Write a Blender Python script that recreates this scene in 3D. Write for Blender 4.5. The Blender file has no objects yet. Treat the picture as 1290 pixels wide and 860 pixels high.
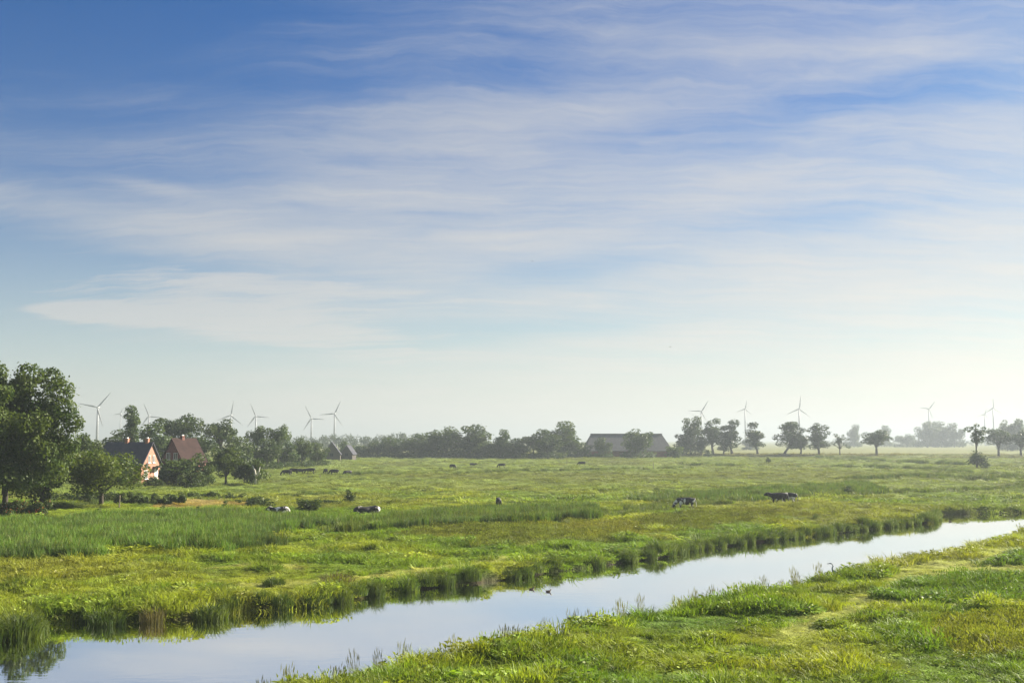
import bpy, bmesh, math, random
import numpy as np
from mathutils import Vector, Matrix

S = bpy.context.scene
C = S.collection
R = math.radians

# ------------------------------------------------------------------ camera
F = 1400.0                       # focal length in pixels of the 1290-wide photograph
CAM_Z = 8.5                      # metres above the river's surface
PITCH = math.atan(124.0 / F)     # horizon lies 124 px under the middle
cam_d = bpy.data.cameras.new('camera')
cam_d.sensor_width = 36.0
cam_d.lens = 36.0 * F / 1290.0
cam_d.clip_start = 0.5
cam_d.clip_end = 30000.0
cam = bpy.data.objects.new('camera', cam_d)
C.objects.link(cam)
cam.location = (0, 0, CAM_Z)
cam.rotation_euler = (math.pi / 2 + PITCH, 0, 0)
S.camera = cam

# ------------------------------------------------------------------ sun + sky
SUN_AZ = R(60)      # to the right of the view direction
SUN_EL = R(28)
sun_dir = Vector((math.sin(SUN_AZ) * math.cos(SUN_EL), math.cos(SUN_AZ) * math.cos(SUN_EL), math.sin(SUN_EL)))
sl = bpy.data.lights.new('sun', 'SUN')
sl.energy = 5.0
sl.angle = R(0.6)
sl.color = (1.0, 0.90, 0.74)
so = bpy.data.objects.new('sun', sl)
C.objects.link(so)
so.rotation_euler = sun_dir.to_track_quat('Z', 'Y').to_euler()
so.location = (60, 40, 60)

W = bpy.data.worlds.new('World')
S.world = W
W.use_nodes = True
nt = W.node_tree
nt.nodes.clear()


class NT:
    """small helper to write node maths"""
    def __init__(s, tree):
        s.t = tree

    def n(s, kind, **kw):
        x = s.t.nodes.new(kind)
        for k, v in kw.items():
            setattr(x, k, v)
        return x

    def put(s, sock, v):
        if isinstance(v, bpy.types.NodeSocket):
            s.t.links.new(v, sock)
        elif v is not None:
            sock.default_value = v

    def m(s, op, a, b=None, c=None, clamp=False):
        x = s.n('ShaderNodeMath', operation=op, use_clamp=clamp)
        s.put(x.inputs[0], a)
        s.put(x.inputs[1], b)
        s.put(x.inputs[2], c)
        return x.outputs[0]

    def mix(s, f, a, b, kind='MIX'):
        x = s.n('ShaderNodeMix', data_type='RGBA', blend_type=kind)
        s.put(x.inputs[0], f)
        for i, v in ((6, a), (7, b)):
            if isinstance(v, tuple) and len(v) == 3:
                v = (*v, 1)
            s.put(x.inputs[i], v)
        return x.outputs[2]

    def ramp(s, f, stops, interp='LINEAR'):
        x = s.n('ShaderNodeValToRGB')
        cr = x.color_ramp
        cr.interpolation = interp
        while len(cr.elements) < len(stops):
            cr.elements.new(0.5)
        for e, (p, c) in zip(cr.elements, stops):
            e.position = p
            e.color = (*c, 1) if len(c) == 3 else c
        s.put(x.inputs[0], f)
        return x.outputs[0]

    def maprange(s, v, a, b, c=0.0, d=1.0, smooth=True):
        x = s.n('ShaderNodeMapRange', interpolation_type='SMOOTHSTEP' if smooth else 'LINEAR')
        s.put(x.inputs[0], v)
        for i, q in enumerate((a, b, c, d)):
            x.inputs[i + 1].default_value = q
        return x.outputs[0]

    def noise(s, vec, scale, detail=4.0, rough=0.55, dist=0.0):
        x = s.n('ShaderNodeTexNoise')
        s.put(x.inputs['Vector'], vec)
        x.inputs['Scale'].default_value = scale
        x.inputs['Detail'].default_value = detail
        x.inputs['Roughness'].default_value = rough
        x.inputs['Distortion'].default_value = dist
        return x.outputs[0]

    def mapping(s, vec, loc=(0, 0, 0), rot=(0, 0, 0), scale=(1, 1, 1)):
        x = s.n('ShaderNodeMapping')
        s.put(x.inputs[0], vec)
        x.inputs[1].default_value = loc
        x.inputs[2].default_value = rot
        x.inputs[3].default_value = scale
        return x.outputs[0]


w = NT(nt)
sky = w.n('ShaderNodeTexSky', sky_type='NISHITA', sun_disc=False)
sky.sun_elevation = SUN_EL
sky.sun_rotation = SUN_AZ
sky.altitude = 0
sky.air_density = 1.0
sky.dust_density = 0.6
sky.ozone_density = 2.6
tc = w.n('ShaderNodeTexCoord')
gen = tc.outputs['Generated']
sep = w.n('ShaderNodeSeparateXYZ')
w.put(sep.inputs[0], gen)
dx, dy, dz = sep.outputs
az = w.m('MULTIPLY', w.m('ARCTAN2', dx, dy), 180 / math.pi)
el = w.m('MULTIPLY', w.m('ARCSINE', dz), 180 / math.pi)
# cirrus: noise on a high flat layer
den = w.m('ADD', w.m('MAXIMUM', dz, 0.0), 0.16)
comb = w.n('ShaderNodeCombineXYZ')
w.put(comb.inputs[0], w.m('DIVIDE', dx, den))
w.put(comb.inputs[1], w.m('DIVIDE', dy, den))
pl = comb.outputs[0]
warp = w.n('ShaderNodeTexNoise')
w.put(warp.inputs['Vector'], pl)
warp.inputs['Scale'].default_value = 1.6
warp.inputs['Detail'].default_value = 5
warp.inputs['Roughness'].default_value = 0.6
wv = w.n('ShaderNodeVectorMath', operation='MULTIPLY_ADD')
w.put(wv.inputs[0], warp.outputs['Color'])
wv.inputs[1].default_value = (0.55, 0.30, 0)
w.put(wv.inputs[2], pl)
plw = wv.outputs[0]
n_big = w.noise(w.mapping(plw, (3.1, 1.7, 0), (0, 0, R(8)), (0.55, 1.3, 1)), 1.0, 3, 0.5)
n_mid = w.noise(w.mapping(plw, (7.3, 4.4, 0), (0, 0, R(10)), (0.8, 2.6, 1)), 1.7, 7, 0.62)
n_fine = w.noise(w.mapping(plw, (1.3, 9.4, 0), (0, 0, R(4)), (0.8, 7.0, 1)), 3.2, 6, 0.66)


def sky_pos(px, py):
    a = math.degrees(math.atan2((px - 645) / F, math.cos(PITCH) - (430 - py) / F * math.sin(PITCH)))
    v = Vector(((px - 645) / F, math.cos(PITCH) - (430 - py) / F * math.sin(PITCH), math.sin(PITCH) + (430 - py) / F * math.cos(PITCH))).normalized()
    return a, math.degrees(math.asin(v.z))


def blob(px, py, sx, sy, wgt, tilt=0.0):
    a0, e0 = sky_pos(px, py)
    k = 57.3 / F
    da = w.m('SUBTRACT', az, a0)
    de = w.m('SUBTRACT', w.m('SUBTRACT', el, e0), w.m('MULTIPLY', da, tilt))
    q = w.m('ADD', w.m('POWER', w.m('DIVIDE', da, sx * k), 2.0), w.m('POWER', w.m('DIVIDE', de, sy * k), 2.0))
    return w.m('MULTIPLY', w.m('EXPONENT', w.m('MULTIPLY', q, -1.0)), wgt)


cov = w.m('ADD', 0.46, w.m('MULTIPLY', w.m('SUBTRACT', n_big, 0.5), 0.5))
for b in ((30, 40, 380, 150, -0.50, 0.0),         # deep blue, upper left
          (20, 335, 190, 36, -0.72, -0.06),       # blue gap, left
          (20, 455, 210, 56, -0.55, -0.05),
          (1080, 128, 320, 34, -0.26, 0.10),      # blue band, upper right
          (480, 105, 240, 24, -0.22, 0.04),
          (700, 340, 230, 24, -0.34, 0.12),
          (560, 425, 260, 15, -0.34, 0.06),
          (1050, 265, 160, 18, -0.14, 0.05),
          (240, 288, 330, 20, 0.26, -0.09),       # long veil from the left edge
          (600, 298, 160, 18, 0.20, -0.06),
          (560, 210, 300, 70, 0.22, 0.0),
          (560, 355, 150, 14, 0.22, 0.0),
          (900, 310, 330, 60, 0.18, 0.06),
          (1250, 330, 420, 190, 0.22, 0.0),
          (190, 235, 60, 9, 0.26, -0.1),
          (760, 20, 520, 46, -0.14, 0.05)):
    cov = w.m('ADD', cov, blob(*b))
cov = w.m('ADD', cov, w.m('MULTIPLY', w.m('SUBTRACT', n_mid, 0.5), 0.95))
cov = w.m('ADD', cov, w.m('MULTIPLY', w.m('SUBTRACT', n_fine, 0.5), 0.45))
alpha = w.maprange(cov, 0.02, 1.05)
# the feathered sheet at the lower left, with a crisper edge
fe = w.m('ADD', w.m('ADD', blob(118, 394, 78, 11, 1.1, -0.03), blob(330, 402, 240, 40, 0.80, -0.12)), blob(430, 362, 290, 14, 0.5, -0.06))
fe = w.m('ADD', fe, w.m('ADD', w.m('MULTIPLY', w.m('SUBTRACT', n_fine, 0.5), 1.0), w.m('MULTIPLY', w.m('SUBTRACT', n_mid, 0.5), 1.1)))
fa = w.m('MULTIPLY', w.maprange(fe, 0.32, 0.72), 0.75)
alpha = w.m('ADD', alpha, w.m('MULTIPLY', fa, w.m('SUBTRACT', 1.0, alpha)))
low = w.m('EXPONENT', w.m('MULTIPLY', w.m('POWER', w.m('DIVIDE', w.m('MAXIMUM', el, 0.0), 7.8), 1.3), -1.0))
# grade of the clear sky
hsv = w.n('ShaderNodeHueSaturation')
hsv.inputs['Saturation'].default_value = 1.7
hsv.inputs['Value'].default_value = 0.92
w.put(hsv.inputs['Color'], sky.outputs[0])
sd = w.n('ShaderNodeVectorMath', operation='DOT_PRODUCT')
w.put(sd.inputs[0], gen)
sd.inputs[1].default_value = sun_dir
glow = w.m('POWER', w.m('MAXIMUM', sd.outputs['Value'], 0.0), 2.2)
ccol = w.mix(glow, (2.85, 2.95, 3.08), (4.4, 4.2, 3.9))
clear = w.mix(1.0, hsv.outputs[0], (0.065, 0.44, 0.56), 'MULTIPLY')
skyc = w.mix(w.m('MULTIPLY', alpha, 0.86), clear, ccol)
lowc = w.mix(glow, (4.5, 4.3, 3.95), (7.6, 6.6, 5.3))
skyc = w.mix(w.m('MULTIPLY', low, 0.93), skyc, lowc)
bg = w.n('ShaderNodeBackground')
w.put(bg.inputs[0], skyc)
bg.inputs[1].default_value = 0.05
wo = w.n('ShaderNodeOutputWorld')
nt.links.new(bg.outputs[0], wo.inputs[0])
W.cycles.sampling_method = 'MANUAL'
W.cycles.sample_map_resolution = 256

S.view_settings.view_transform = 'Standard'
S.view_settings.look = 'None'
S.view_settings.exposure = 1.92
S.view_settings.gamma = 1.0
S.view_settings.use_curve_mapping = False
S.render.engine = 'CYCLES'
S.cycles.use_denoising = True
S.cycles.max_bounces = 5
S.cycles.diffuse_bounces = 2
S.cycles.glossy_bounces = 2
S.cycles.transmission_bounces = 4
S.cycles.transparent_max_bounces = 6
S.cycles.volume_bounces = 1
S.cycles.sample_clamp_indirect = 6

# ------------------------------------------------------------------ pixel -> place
cp, sp = math.cos(PITCH), math.sin(PITCH)
FIELD = 0.45


def ray(px, py):
    u, v = (px - 645.0) / F, (430.0 - py) / F
    return Vector((u, cp - v * sp, sp + v * cp))


def at(px, py, z=FIELD):
    d = ray(px, py)
    t = (z - CAM_Z) / d.z
    return Vector((d.x * t, d.y * t, z))


def at_dist(px, D, z=FIELD):
    return Vector(((px - 645.0) / F * D, D, z))


def z_at(py, D):
    """height seen at row py, D metres ahead"""
    d = ray(645, py)
    return CAM_Z + d.z / d.y * D


# ------------------------------------------------------------------ numpy noise
def _hash(ix, iy, seed):
    h = (ix.astype(np.int64) * 374761393 + iy.astype(np.int64) * 668265263 + seed * 974634777) & 0xFFFFFFFF
    h = ((h ^ (h >> 13)) * 1274126177) & 0xFFFFFFFF
    h = h ^ (h >> 16)
    return (h & 0xFFFFFF) / float(0xFFFFFF)


def vnoise(x, y, seed=0):
    ix, iy = np.floor(x), np.floor(y)
    fx, fy = x - ix, y - iy
    fx, fy = fx * fx * (3 - 2 * fx), fy * fy * (3 - 2 * fy)
    a, b = _hash(ix, iy, seed), _hash(ix + 1, iy, seed)
    c, d = _hash(ix, iy + 1, seed), _hash(ix + 1, iy + 1, seed)
    return (a * (1 - fx) + b * fx) * (1 - fy) + (c * (1 - fx) + d * fx) * fy


def fbm(x, y, seed=0, o=4):
    s, a, t = 0, 0.5, 0
    for k in range(o):
        s = s + a * vnoise(x * 2 ** k + 17.3 * k, y * 2 ** k - 9.1 * k, seed + k)
        t += a
        a *= 0.5
    return s / t


def in_poly(x, y, poly):
    r = np.zeros(x.shape, bool)
    n = len(poly)
    for i in range(n):
        x0, y0 = poly[i][0], poly[i][1]
        x1, y1 = poly[i - 1][0], poly[i - 1][1]
        c = ((y0 > y) != (y1 > y)) & (x < (x1 - x0) * (y - y0) / ((y1 - y0) if y1 != y0 else 1e-9) + x0)
        r ^= c
    return r


def line_dist(x, y, pts):
    best = np.full(x.shape, 1e9)
    for a, b in zip(pts[:-1], pts[1:]):
        ax, ay, bx, by = a[0], a[1], b[0], b[1]
        L = (bx - ax) ** 2 + (by - ay) ** 2 + 1e-9
        t = np.clip(((x - ax) * (bx - ax) + (y - ay) * (by - ay)) / L, 0, 1)
        best = np.minimum(best, np.hypot(x - ax - t * (bx - ax), y - ay - t * (by - ay)))
    return best


def ssm(a, b, v):
    t = np.clip((v - a) / (b - a), 0, 1)
    return t * t * (3 - 2 * t)


# ------------------------------------------------------------------ river, ditches, regions (from the ground plane)
far_bank = [(-320, 835), (-80, 812), (0, 804), (28, 801), (46, 790), (56, 784), (100, 786), (133, 784), (200, 783), (240, 781), (300, 771), (333, 769),
            (383, 766), (430, 760), (480, 750), (550, 741), (633, 732), (700, 721), (767, 713), (830, 704), (883, 692), (919, 688), (973, 682),
            (1030, 675), (1115, 665), (1180, 658), (1184, 652), (1183, 648), (1240, 647), (1290, 646), (1420, 640), (1650, 632)]
near_bank = [(1650, 648), (1420, 656), (1290, 664), (1258, 673), (1215, 681), (1204, 687), (1137, 697), (1076, 708), (1030, 719), (1008, 723), (944, 734),
             (883, 746), (830, 758), (780, 762), (740, 771), (690, 781), (664, 781), (640, 789), (580, 806), (545, 815), (490, 816), (462, 821), (442, 842),
             (370, 846), (325, 857), (300, 870), (200, 905), (0, 985), (-320, 1120)]
river = [at(p, q, 0.0) for p, q in far_bank] + [at(p, q, 0.93) for p, q in near_bank]


def PX(l, z=FIELD):
    return [at(p, q, z) for p, q in l]


ditches = [PX([(-60, 640), (90, 637), (225, 629), (312, 628), (420, 624)]),
           PX([(440, 670), (560, 662), (750, 652), (900, 634), (1090, 622), (1300, 615)]),
           PX([(430, 598), (560, 597), (700, 594), (860, 590)]),
           PX([(860, 586), (960, 588), (1100, 590), (1180, 593), (1300, 605)]),
           PX([(1030, 577), (1130, 583), (1300, 590)]),
           PX([(1080, 604), (1170, 601), (1300, 611)])]
EMB = [at_dist(560, 640), at_dist(860, 560), at_dist(1000, 540), at_dist(1130, 520), at_dist(1300, 500), at_dist(1600, 470)]


def sdist(x, y):
    """distance to the river's edge, negative in the water"""
    d = line_dist(x, y, river + [river[0]])
    return np.where(in_poly(x, y, river), -d, d)


def height(x, y, sd=None):
    if sd is None:
        sd = sdist(x, y)
    h = FIELD + 0.05 + 0.44 * (fbm(x / 14, y / 11, 3, 3) - 0.5) + 0.50 * (fbm(x / 3.2, y / 2.6, 11, 3) - 0.5)
    for L in ditches:
        h = h - 0.30 * (1 - ssm(0.6, 2.6, line_dist(x, y, L)))
    h = np.maximum(h, 0.12)
    e = line_dist(x, y, EMB)
    h = h + 1.0 * (1 - ssm(3, 16, e + 3 * (fbm(x / 30, y / 30, 5, 2) - 0.5)))
    rag = 0.5 * (fbm(x / 1.3, y / 1.3, 21, 3) - 0.5)
    bank = ssm(-0.25, 1.0, sd + rag)
    return -0.8 + (h + 0.8) * bank


REED_A = PX([(-120, 672), (0, 668), (130, 660), (250, 654), (310, 657), (420, 661), (415, 667), (330, 677), (302, 697), (150, 698), (135, 690), (112, 709), (0, 710), (-120, 712)])
REED_B = PX([(430, 664), (520, 655), (600, 650), (748, 645), (750, 656), (640, 663), (540, 666), (430, 673)])
REED_C = PX([(800, 630), (900, 622), (1000, 620), (1090, 612), (1112, 621), (1000, 629), (900, 634), (820, 637)])
BROWN = PX([(500, 668), (620, 663), (760, 660), (880, 648), (1010, 643), (985, 656), (860, 670), (700, 688), (620, 691), (540, 680)])
BROWN2 = PX([(1140, 800), (1200, 782), (1290, 775), (1400, 790), (1400, 830), (1230, 830)])
PALE_N = PX([(1420, 680), (1290, 687), (1222, 703), (1115, 721), (1108, 743), (1062, 760), (1000, 782), (960, 802), (1000, 806), (1060, 784), (1108, 770), (1186, 770), (1290, 762), (1420, 755), (1420, 745),
             (1290, 752), (1160, 758), (1125, 748), (1160, 735), (1290, 726), (1420, 716)])
TRACK = PX([(290, 741), (400, 733), (520, 720), (620, 707), (720, 696), (720, 700), (620, 713), (520, 728), (400, 741), (290, 747)])
TRACK2 = PX([(190, 711), (290, 712), (385, 717), (385, 721), (290, 717), (190, 715)])
BARE = PX([(185, 637), (240, 630), (330, 634), (322, 640), (250, 643), (195, 641)])
LAWN = PX([(-100, 650), (60, 641), (180, 640), (240, 643), (240, 650), (60, 654), (-100, 662)])
TUFTS = PX([(1118, 748), (1190, 728), (1290, 730), (1420, 728), (1420, 752), (1290, 757), (1180, 765), (1130, 760)])
TUFTS2 = PX([(1245, 712), (1290, 700), (1400, 700), (1400, 716), (1290, 718)])


def lerp(a, b, t):
    return a * (1 - t[:, None]) + np.array(b)[None, :] * t[:, None]


def cover(x, y):
    """tint (linear rgb), blade height (m) and kind of plant at every place"""
    D = np.hypot(x, y)
    jx = x + 2.4 * (fbm(x / 3, y / 3, 31, 3) - 0.5) * np.clip(D / 60, 0.5, 3)
    jy = y + 2.4 * (fbm(x / 3, y / 3, 41, 3) - 0.5) * np.clip(D / 60, 0.5, 3)
    n1 = fbm(x / 9, y / 14, 51, 4)
    n2 = fbm(x / 30, y / 22, 61, 3)
    n3 = fbm(x / 2.5, y / 2.5, 71, 3)
    col = np.tile(np.array([[0.092, 0.160, 0.020]]), (len(x), 1))
    col = lerp(col, (0.165, 0.205, 0.030), ssm(0.40, 0.66, n1))
    col = lerp(col, (0.060, 0.125, 0.022), ssm(0.52, 0.72, n3) * 0.7)
    col = lerp(col, (0.150, 0.165, 0.045), ssm(0.52, 0.70, n2) * 0.7)
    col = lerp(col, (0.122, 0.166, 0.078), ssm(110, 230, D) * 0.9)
    col = lerp(col, (0.105, 0.120, 0.070), ssm(450, 650, D))  # farthest ground greyed: haze put into its tint
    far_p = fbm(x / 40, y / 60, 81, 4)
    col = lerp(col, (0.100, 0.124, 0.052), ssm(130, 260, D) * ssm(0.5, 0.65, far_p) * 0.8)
    hgt = 0.14 + 0.56 * ssm(0.36, 0.72, fbm(x / 3.6, y / 3.0, 91, 3))
    hgt = hgt * (1 - 0.55 * ssm(110, 200, D))
    kind = np.zeros(len(x), int)

    def area(P, c, h=None, k=None, jit=1.0, mixk=1.0):
        nonlocal col, hgt
        m = in_poly(x + (jx - x) * jit, y + (jy - y) * jit, P)
        col = lerp(col, c, m.astype(float) * mixk)
        if h is not None:
            hgt = np.where(m, h[0] + (h[1] - h[0]) * n3, hgt)
        if k is not None:
            kind[m] = k
        return m
    area(LAWN, (0.150, 0.215, 0.035), (0.06, 0.16), 0)
    area(BROWN, (0.100, 0.102, 0.054), (0.35, 0.6), 1, 2.4, 0.55)
    area(BROWN2, (0.170, 0.165, 0.050), (0.35, 0.6), 1, 2.2, 0.5)
    area(PALE_N, (0.250, 0.290, 0.120), (0.04, 0.10), 2, 1.0, 0.95)
    area(TRACK, (0.230, 0.260, 0.105), (0.05, 0.12), 2, 0.3)
    area(TRACK2, (0.230, 0.260, 0.105), (0.05, 0.12), 2, 0.3)
    area(TUFTS, (0.070, 0.135, 0.022), (0.5, 0.8), 0)
    area(TUFTS2, (0.070, 0.135, 0.022), (0.5, 0.8), 0)
    area(BARE, (0.230, 0.190, 0.100), (0.03, 0.08), 2, 0.4)
    area(REED_A, (0.060, 0.120, 0.030), (1.0, 1.7), 3, 1.4)
    area(REED_B, (0.058, 0.108, 0.026), (1.0, 1.5), 3, 0.8)
    area(REED_C, (0.058, 0.105, 0.030), (0.9, 1.4), 3, 0.8)
    for L, hh in zip(ditches, (0.8, 0.9, 0.7, 0.9, 1.0, 0.8)):
        m = line_dist(jx, jy, L) < 1.6 + np.clip(D / 150, 0, 3)
        m &= fbm(x / 8, y / 8, 101, 2) > 0.40
        col[m] = np.array([0.060, 0.095, 0.028])
        hgt[m] = np.maximum(hgt[m], hh * (0.6 + 0.6 * n3[m]))
        kind[m] = 3
    e = line_dist(x, y, EMB)
    m = (e < 20) & (fbm(x / 25, y / 9, 111, 3) > 0.46)
    col[m] = np.array([0.115, 0.120, 0.055])
    hgt[m] = 0.6
    return col * np.array([[1.62, 1.55, 0.90]]), hgt, kind


# ------------------------------------------------------------------ object helpers
def tag(o, label=None, cat=None, group=None, kind=None):
    if label:
        o['label'] = label
    if cat:
        o['category'] = cat
    if group:
        o['group'] = group
    if kind:
        o['kind'] = kind
    return o


def link(name, data, parent=None, mat=None, loc=None):
    o = bpy.data.objects.new(name, data)
    C.objects.link(o)
    if parent is not None:
        o.parent = parent
    if mat is not None and data is not None and len(data.materials) == 0:
        data.materials.append(mat)
    if loc is not None:
        o.location = loc
    return o


def thing(name, label, cat, loc=(0, 0, 0), rz=0.0, group=None):
    o = link(name, None, loc=loc)
    o.empty_display_size = 0.5
    o.rotation_euler = (0, 0, rz)
    return tag(o, label, cat, group)


def mesh_arrays(name, V, Fc):
    """V (n,3); Fc (m,k) one face size"""
    me = bpy.data.meshes.new(name)
    V = np.asarray(V, np.float32)
    Fc = np.asarray(Fc, np.int32)
    m, k = Fc.shape
    me.vertices.add(len(V))
    me.vertices.foreach_set('co', V.ravel())
    me.loops.add(m * k)
    me.loops.foreach_set('vertex_index', Fc.ravel())
    me.polygons.add(m)
    me.polygons.foreach_set('loop_start', np.arange(0, m * k, k, dtype=np.int32))
    me.polygons.foreach_set('loop_total', np.full(m, k, np.int32))
    me.update(calc_edges=True)
    return me


def bm_mesh(name, bm, smooth=False):
    me = bpy.data.meshes.new(name)
    bmesh.ops.recalc_face_normals(bm, faces=bm.faces)
    if smooth:
        for f in bm.faces:
            f.smooth = True
    bm.to_mesh(me)
    bm.free()
    return me


def box(bm, cx, cy, cz, sx, sy, sz, M=None):
    r = bmesh.ops.create_cube(bm, size=1.0)
    T = Matrix.Translation((cx, cy, cz)) @ Matrix.Diagonal((sx, sy, sz, 1))
    bmesh.ops.transform(bm, matrix=(M @ T) if M else T, verts=r['verts'])
    return r['verts']


def tube(bm, pts, radii, seg=8, cap=True):
    rings = []
    n = len(pts)
    pts = [Vector(p) for p in pts]
    for i, p in enumerate(pts):
        d = (pts[min(i + 1, n - 1)] - pts[max(i - 1, 0)]).normalized()
        u = d.orthogonal().normalized() if i == 0 else (u - d * u.dot(d)).normalized()
        v = d.cross(u)
        r = radii[i]
        rings.append([bm.verts.new(p + (u * math.cos(2 * math.pi * k / seg) + v * math.sin(2 * math.pi * k / seg)) * r) for k in range(seg)])
    for a, b in zip(rings[:-1], rings[1:]):
        for k in range(seg):
            bm.faces.new((a[k], a[(k + 1) % seg], b[(k + 1) % seg], b[k]))
    if cap:
        bm.faces.new(rings[0][::-1])
        bm.faces.new(rings[-1])


def poly_prism(bm, pts, off):
    """closed polygon extruded by a vector"""
    off = Vector(off)
    a = [bm.verts.new(p) for p in pts]
    b = [bm.verts.new(Vector(p) + off) for p in pts]
    bm.faces.new(a[::-1])
    bm.faces.new(b)
    n = len(a)
    for i in range(n):
        bm.faces.new((a[i], a[(i + 1) % n], b[(i + 1) % n], b[i]))


# ------------------------------------------------------------------ materials
def new_mat(name):
    m = bpy.data.materials.new(name)
    m.use_nodes = True
    m.node_tree.nodes.clear()
    return m, NT(m.node_tree)


def finish(m, t, shader, vol=None):
    o = t.n('ShaderNodeOutputMaterial')
    t.t.links.new(shader, o.inputs[0])
    return m


def plain(name, col, rough=0.7, var=0.25, scale=3.0, spec=0.3, metal=0.0):
    m, t = new_mat(name)
    p = t.n('ShaderNodeBsdfPrincipled')
    g = t.n('ShaderNodeTexCoord').outputs['Object']
    n = t.noise(g, scale, 5, 0.6)
    c = t.mix(t.maprange(n, 0.3, 0.7), tuple(q * (1 - var) for q in col), tuple(min(1, q * (1 + var)) for q in col))
    t.put(p.inputs['Base Color'], c)
    p.inputs['Roughness'].default_value = rough
    p.inputs['Metallic'].default_value = metal
    p.inputs['Specular IOR Level'].default_value = spec
    return finish(m, t, p.outputs[0])


def leafy(name, lo, hi, transl=0.35, scale=0.5, instancer=False, rough=0.5):
    """foliage: light that falls on one side partly comes through on the other"""
    m, t = new_mat(name)
    oi = t.n('ShaderNodeObjectInfo')
    geo = t.n('ShaderNodeNewGeometry')
    if instancer:
        a = t.n('ShaderNodeAttribute', attribute_type='INSTANCER', attribute_name='tint')
        h = t.n('ShaderNodeHueSaturation')
        t.put(h.inputs['Color'], a.outputs['Color'])
        t.put(h.inputs['Value'], t.maprange(oi.outputs['Random'], 0, 1, 0.55, 1.45, False))
        isl = geo.outputs['Random Per Island']
        c = t.mix(t.m('MULTIPLY', t.m('POWER', isl, 3.0), 0.55), h.outputs[0], (0.22, 0.20, 0.065))
    else:
        pos = geo.outputs['Position']
        n = t.noise(pos, scale, 3, 0.6)
        isl = geo.outputs['Random Per Island']
        f = t.m('ADD', t.m('MULTIPLY', t.maprange(n, 0.35, 0.65), 0.6), t.m('MULTIPLY', isl, 0.4))
        c = t.mix(f, lo, hi)
        h = t.n('ShaderNodeHueSaturation')
        t.put(h.inputs['Color'], c)
        t.put(h.inputs['Value'], t.maprange(oi.outputs['Random'], 0, 1, 0.8, 1.2, False))
        c = h.outputs[0]
    p = t.n('ShaderNodeBsdfPrincipled')
    t.put(p.inputs['Base Color'], c)
    p.inputs['Roughness'].default_value = rough
    p.inputs['Specular IOR Level'].default_value = 0.14
    tr = t.n('ShaderNodeBsdfTranslucent')
    t.put(tr.inputs[0], t.mix(1.0, c, (1.25, 1.2, 0.55), 'MULTIPLY'))
    x = t.n('ShaderNodeMixShader')
    x.inputs[0].default_value = transl
    t.t.links.new(p.outputs[0], x.inputs[1])
    t.t.links.new(tr.outputs[0], x.inputs[2])
    return finish(m, t, x.outputs[0])


M_LEAF = leafy('leaf_oak', (0.024, 0.052, 0.014), (0.092, 0.126, 0.024), 0.36, 0.45)
M_LEAF2 = leafy('leaf_apple', (0.034, 0.070, 0.014), (0.125, 0.158, 0.026), 0.38, 0.6)
M_LEAF3 = leafy('leaf_far', (0.024, 0.054, 0.018), (0.075, 0.105, 0.026), 0.34, 0.18)
M_LEAF4 = leafy('leaf_poplar', (0.024, 0.050, 0.018), (0.055, 0.085, 0.024), 0.32, 0.3)
M_SHRUB = leafy('leaf_shrub', (0.026, 0.056, 0.016), (0.085, 0.115, 0.028), 0.34, 0.9)
M_BLADE = leafy('grass_blades', None, None, 0.30, instancer=True, rough=0.55)
M_REED = leafy('reed_blades', (0.032, 0.066, 0.014), (0.100, 0.135, 0.024), 0.34, 1.2)
M_REEDB = leafy('dry_sedge', (0.050, 0.052, 0.018), (0.120, 0.105, 0.040), 0.35, 1.2)
M_FLOWER = leafy('orange_flowers', (0.30, 0.07, 0.02), (0.50, 0.16, 0.05), 0.3, 2.0)
M_BARK = plain('bark', (0.045, 0.037, 0.028), 0.9, 0.4, 4.0)
M_PALEBARK = plain('bare_pale_wood', (0.55, 0.52, 0.45), 0.9, 0.15, 3.0)
M_STEEL = plain('turbine_paint', (0.30, 0.32, 0.34), 0.5, 0.03, 0.2)
M_WOODPOST = plain('weathered_post', (0.20, 0.17, 0.13), 0.9, 0.3, 6.0)
M_WHITE = plain('white_paint', (0.78, 0.78, 0.75), 0.5, 0.05, 2.0)
M_FARWALL = plain('tarred_boards', (0.06, 0.052, 0.045), 0.8, 0.2)
M_DARK = plain('dark_metal', (0.03, 0.03, 0.035), 0.5, 0.2, 2.0)


def brick_mat(name, a, b, mortar):
    m, t = new_mat(name)
    g = t.n('ShaderNodeTexCoord').outputs['Object']
    s = t.n('ShaderNodeSeparateXYZ')
    t.put(s.inputs[0], g)
    cb = t.n('ShaderNodeCombineXYZ')
    t.put(cb.inputs[0], t.m('ADD', s.outputs[0], s.outputs[1]))
    t.put(cb.inputs[1], s.outputs[2])
    br = t.n('ShaderNodeTexBrick')
    t.put(br.inputs['Vector'], cb.outputs[0])
    br.inputs['Color1'].default_value = (*a, 1)
    br.inputs['Color2'].default_value = (*b, 1)
    br.inputs['Mortar'].default_value = (*mortar, 1)
    br.inputs['Scale'].default_value = 4.5
    br.inputs['Mortar Size'].default_value = 0.015
    n = t.noise(g, 1.2, 5)
    c = t.mix(t.maprange(n, 0.35, 0.75), br.outputs[0], tuple(q * 0.7 for q in a))
    p = t.n('ShaderNodeBsdfPrincipled')
    t.put(p.inputs['Base Color'], c)
    p.inputs['Roughness'].default_value = 0.85
    return finish(m, t, p.outputs[0])


M_BRICK = brick_mat('salmon_brick', (0.29, 0.120, 0.072), (0.34, 0.16, 0.10), (0.32, 0.26, 0.21))
M_BRICKD = brick_mat('dark_red_brick', (0.17, 0.055, 0.04), (0.21, 0.075, 0.055), (0.20, 0.15, 0.13))


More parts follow.
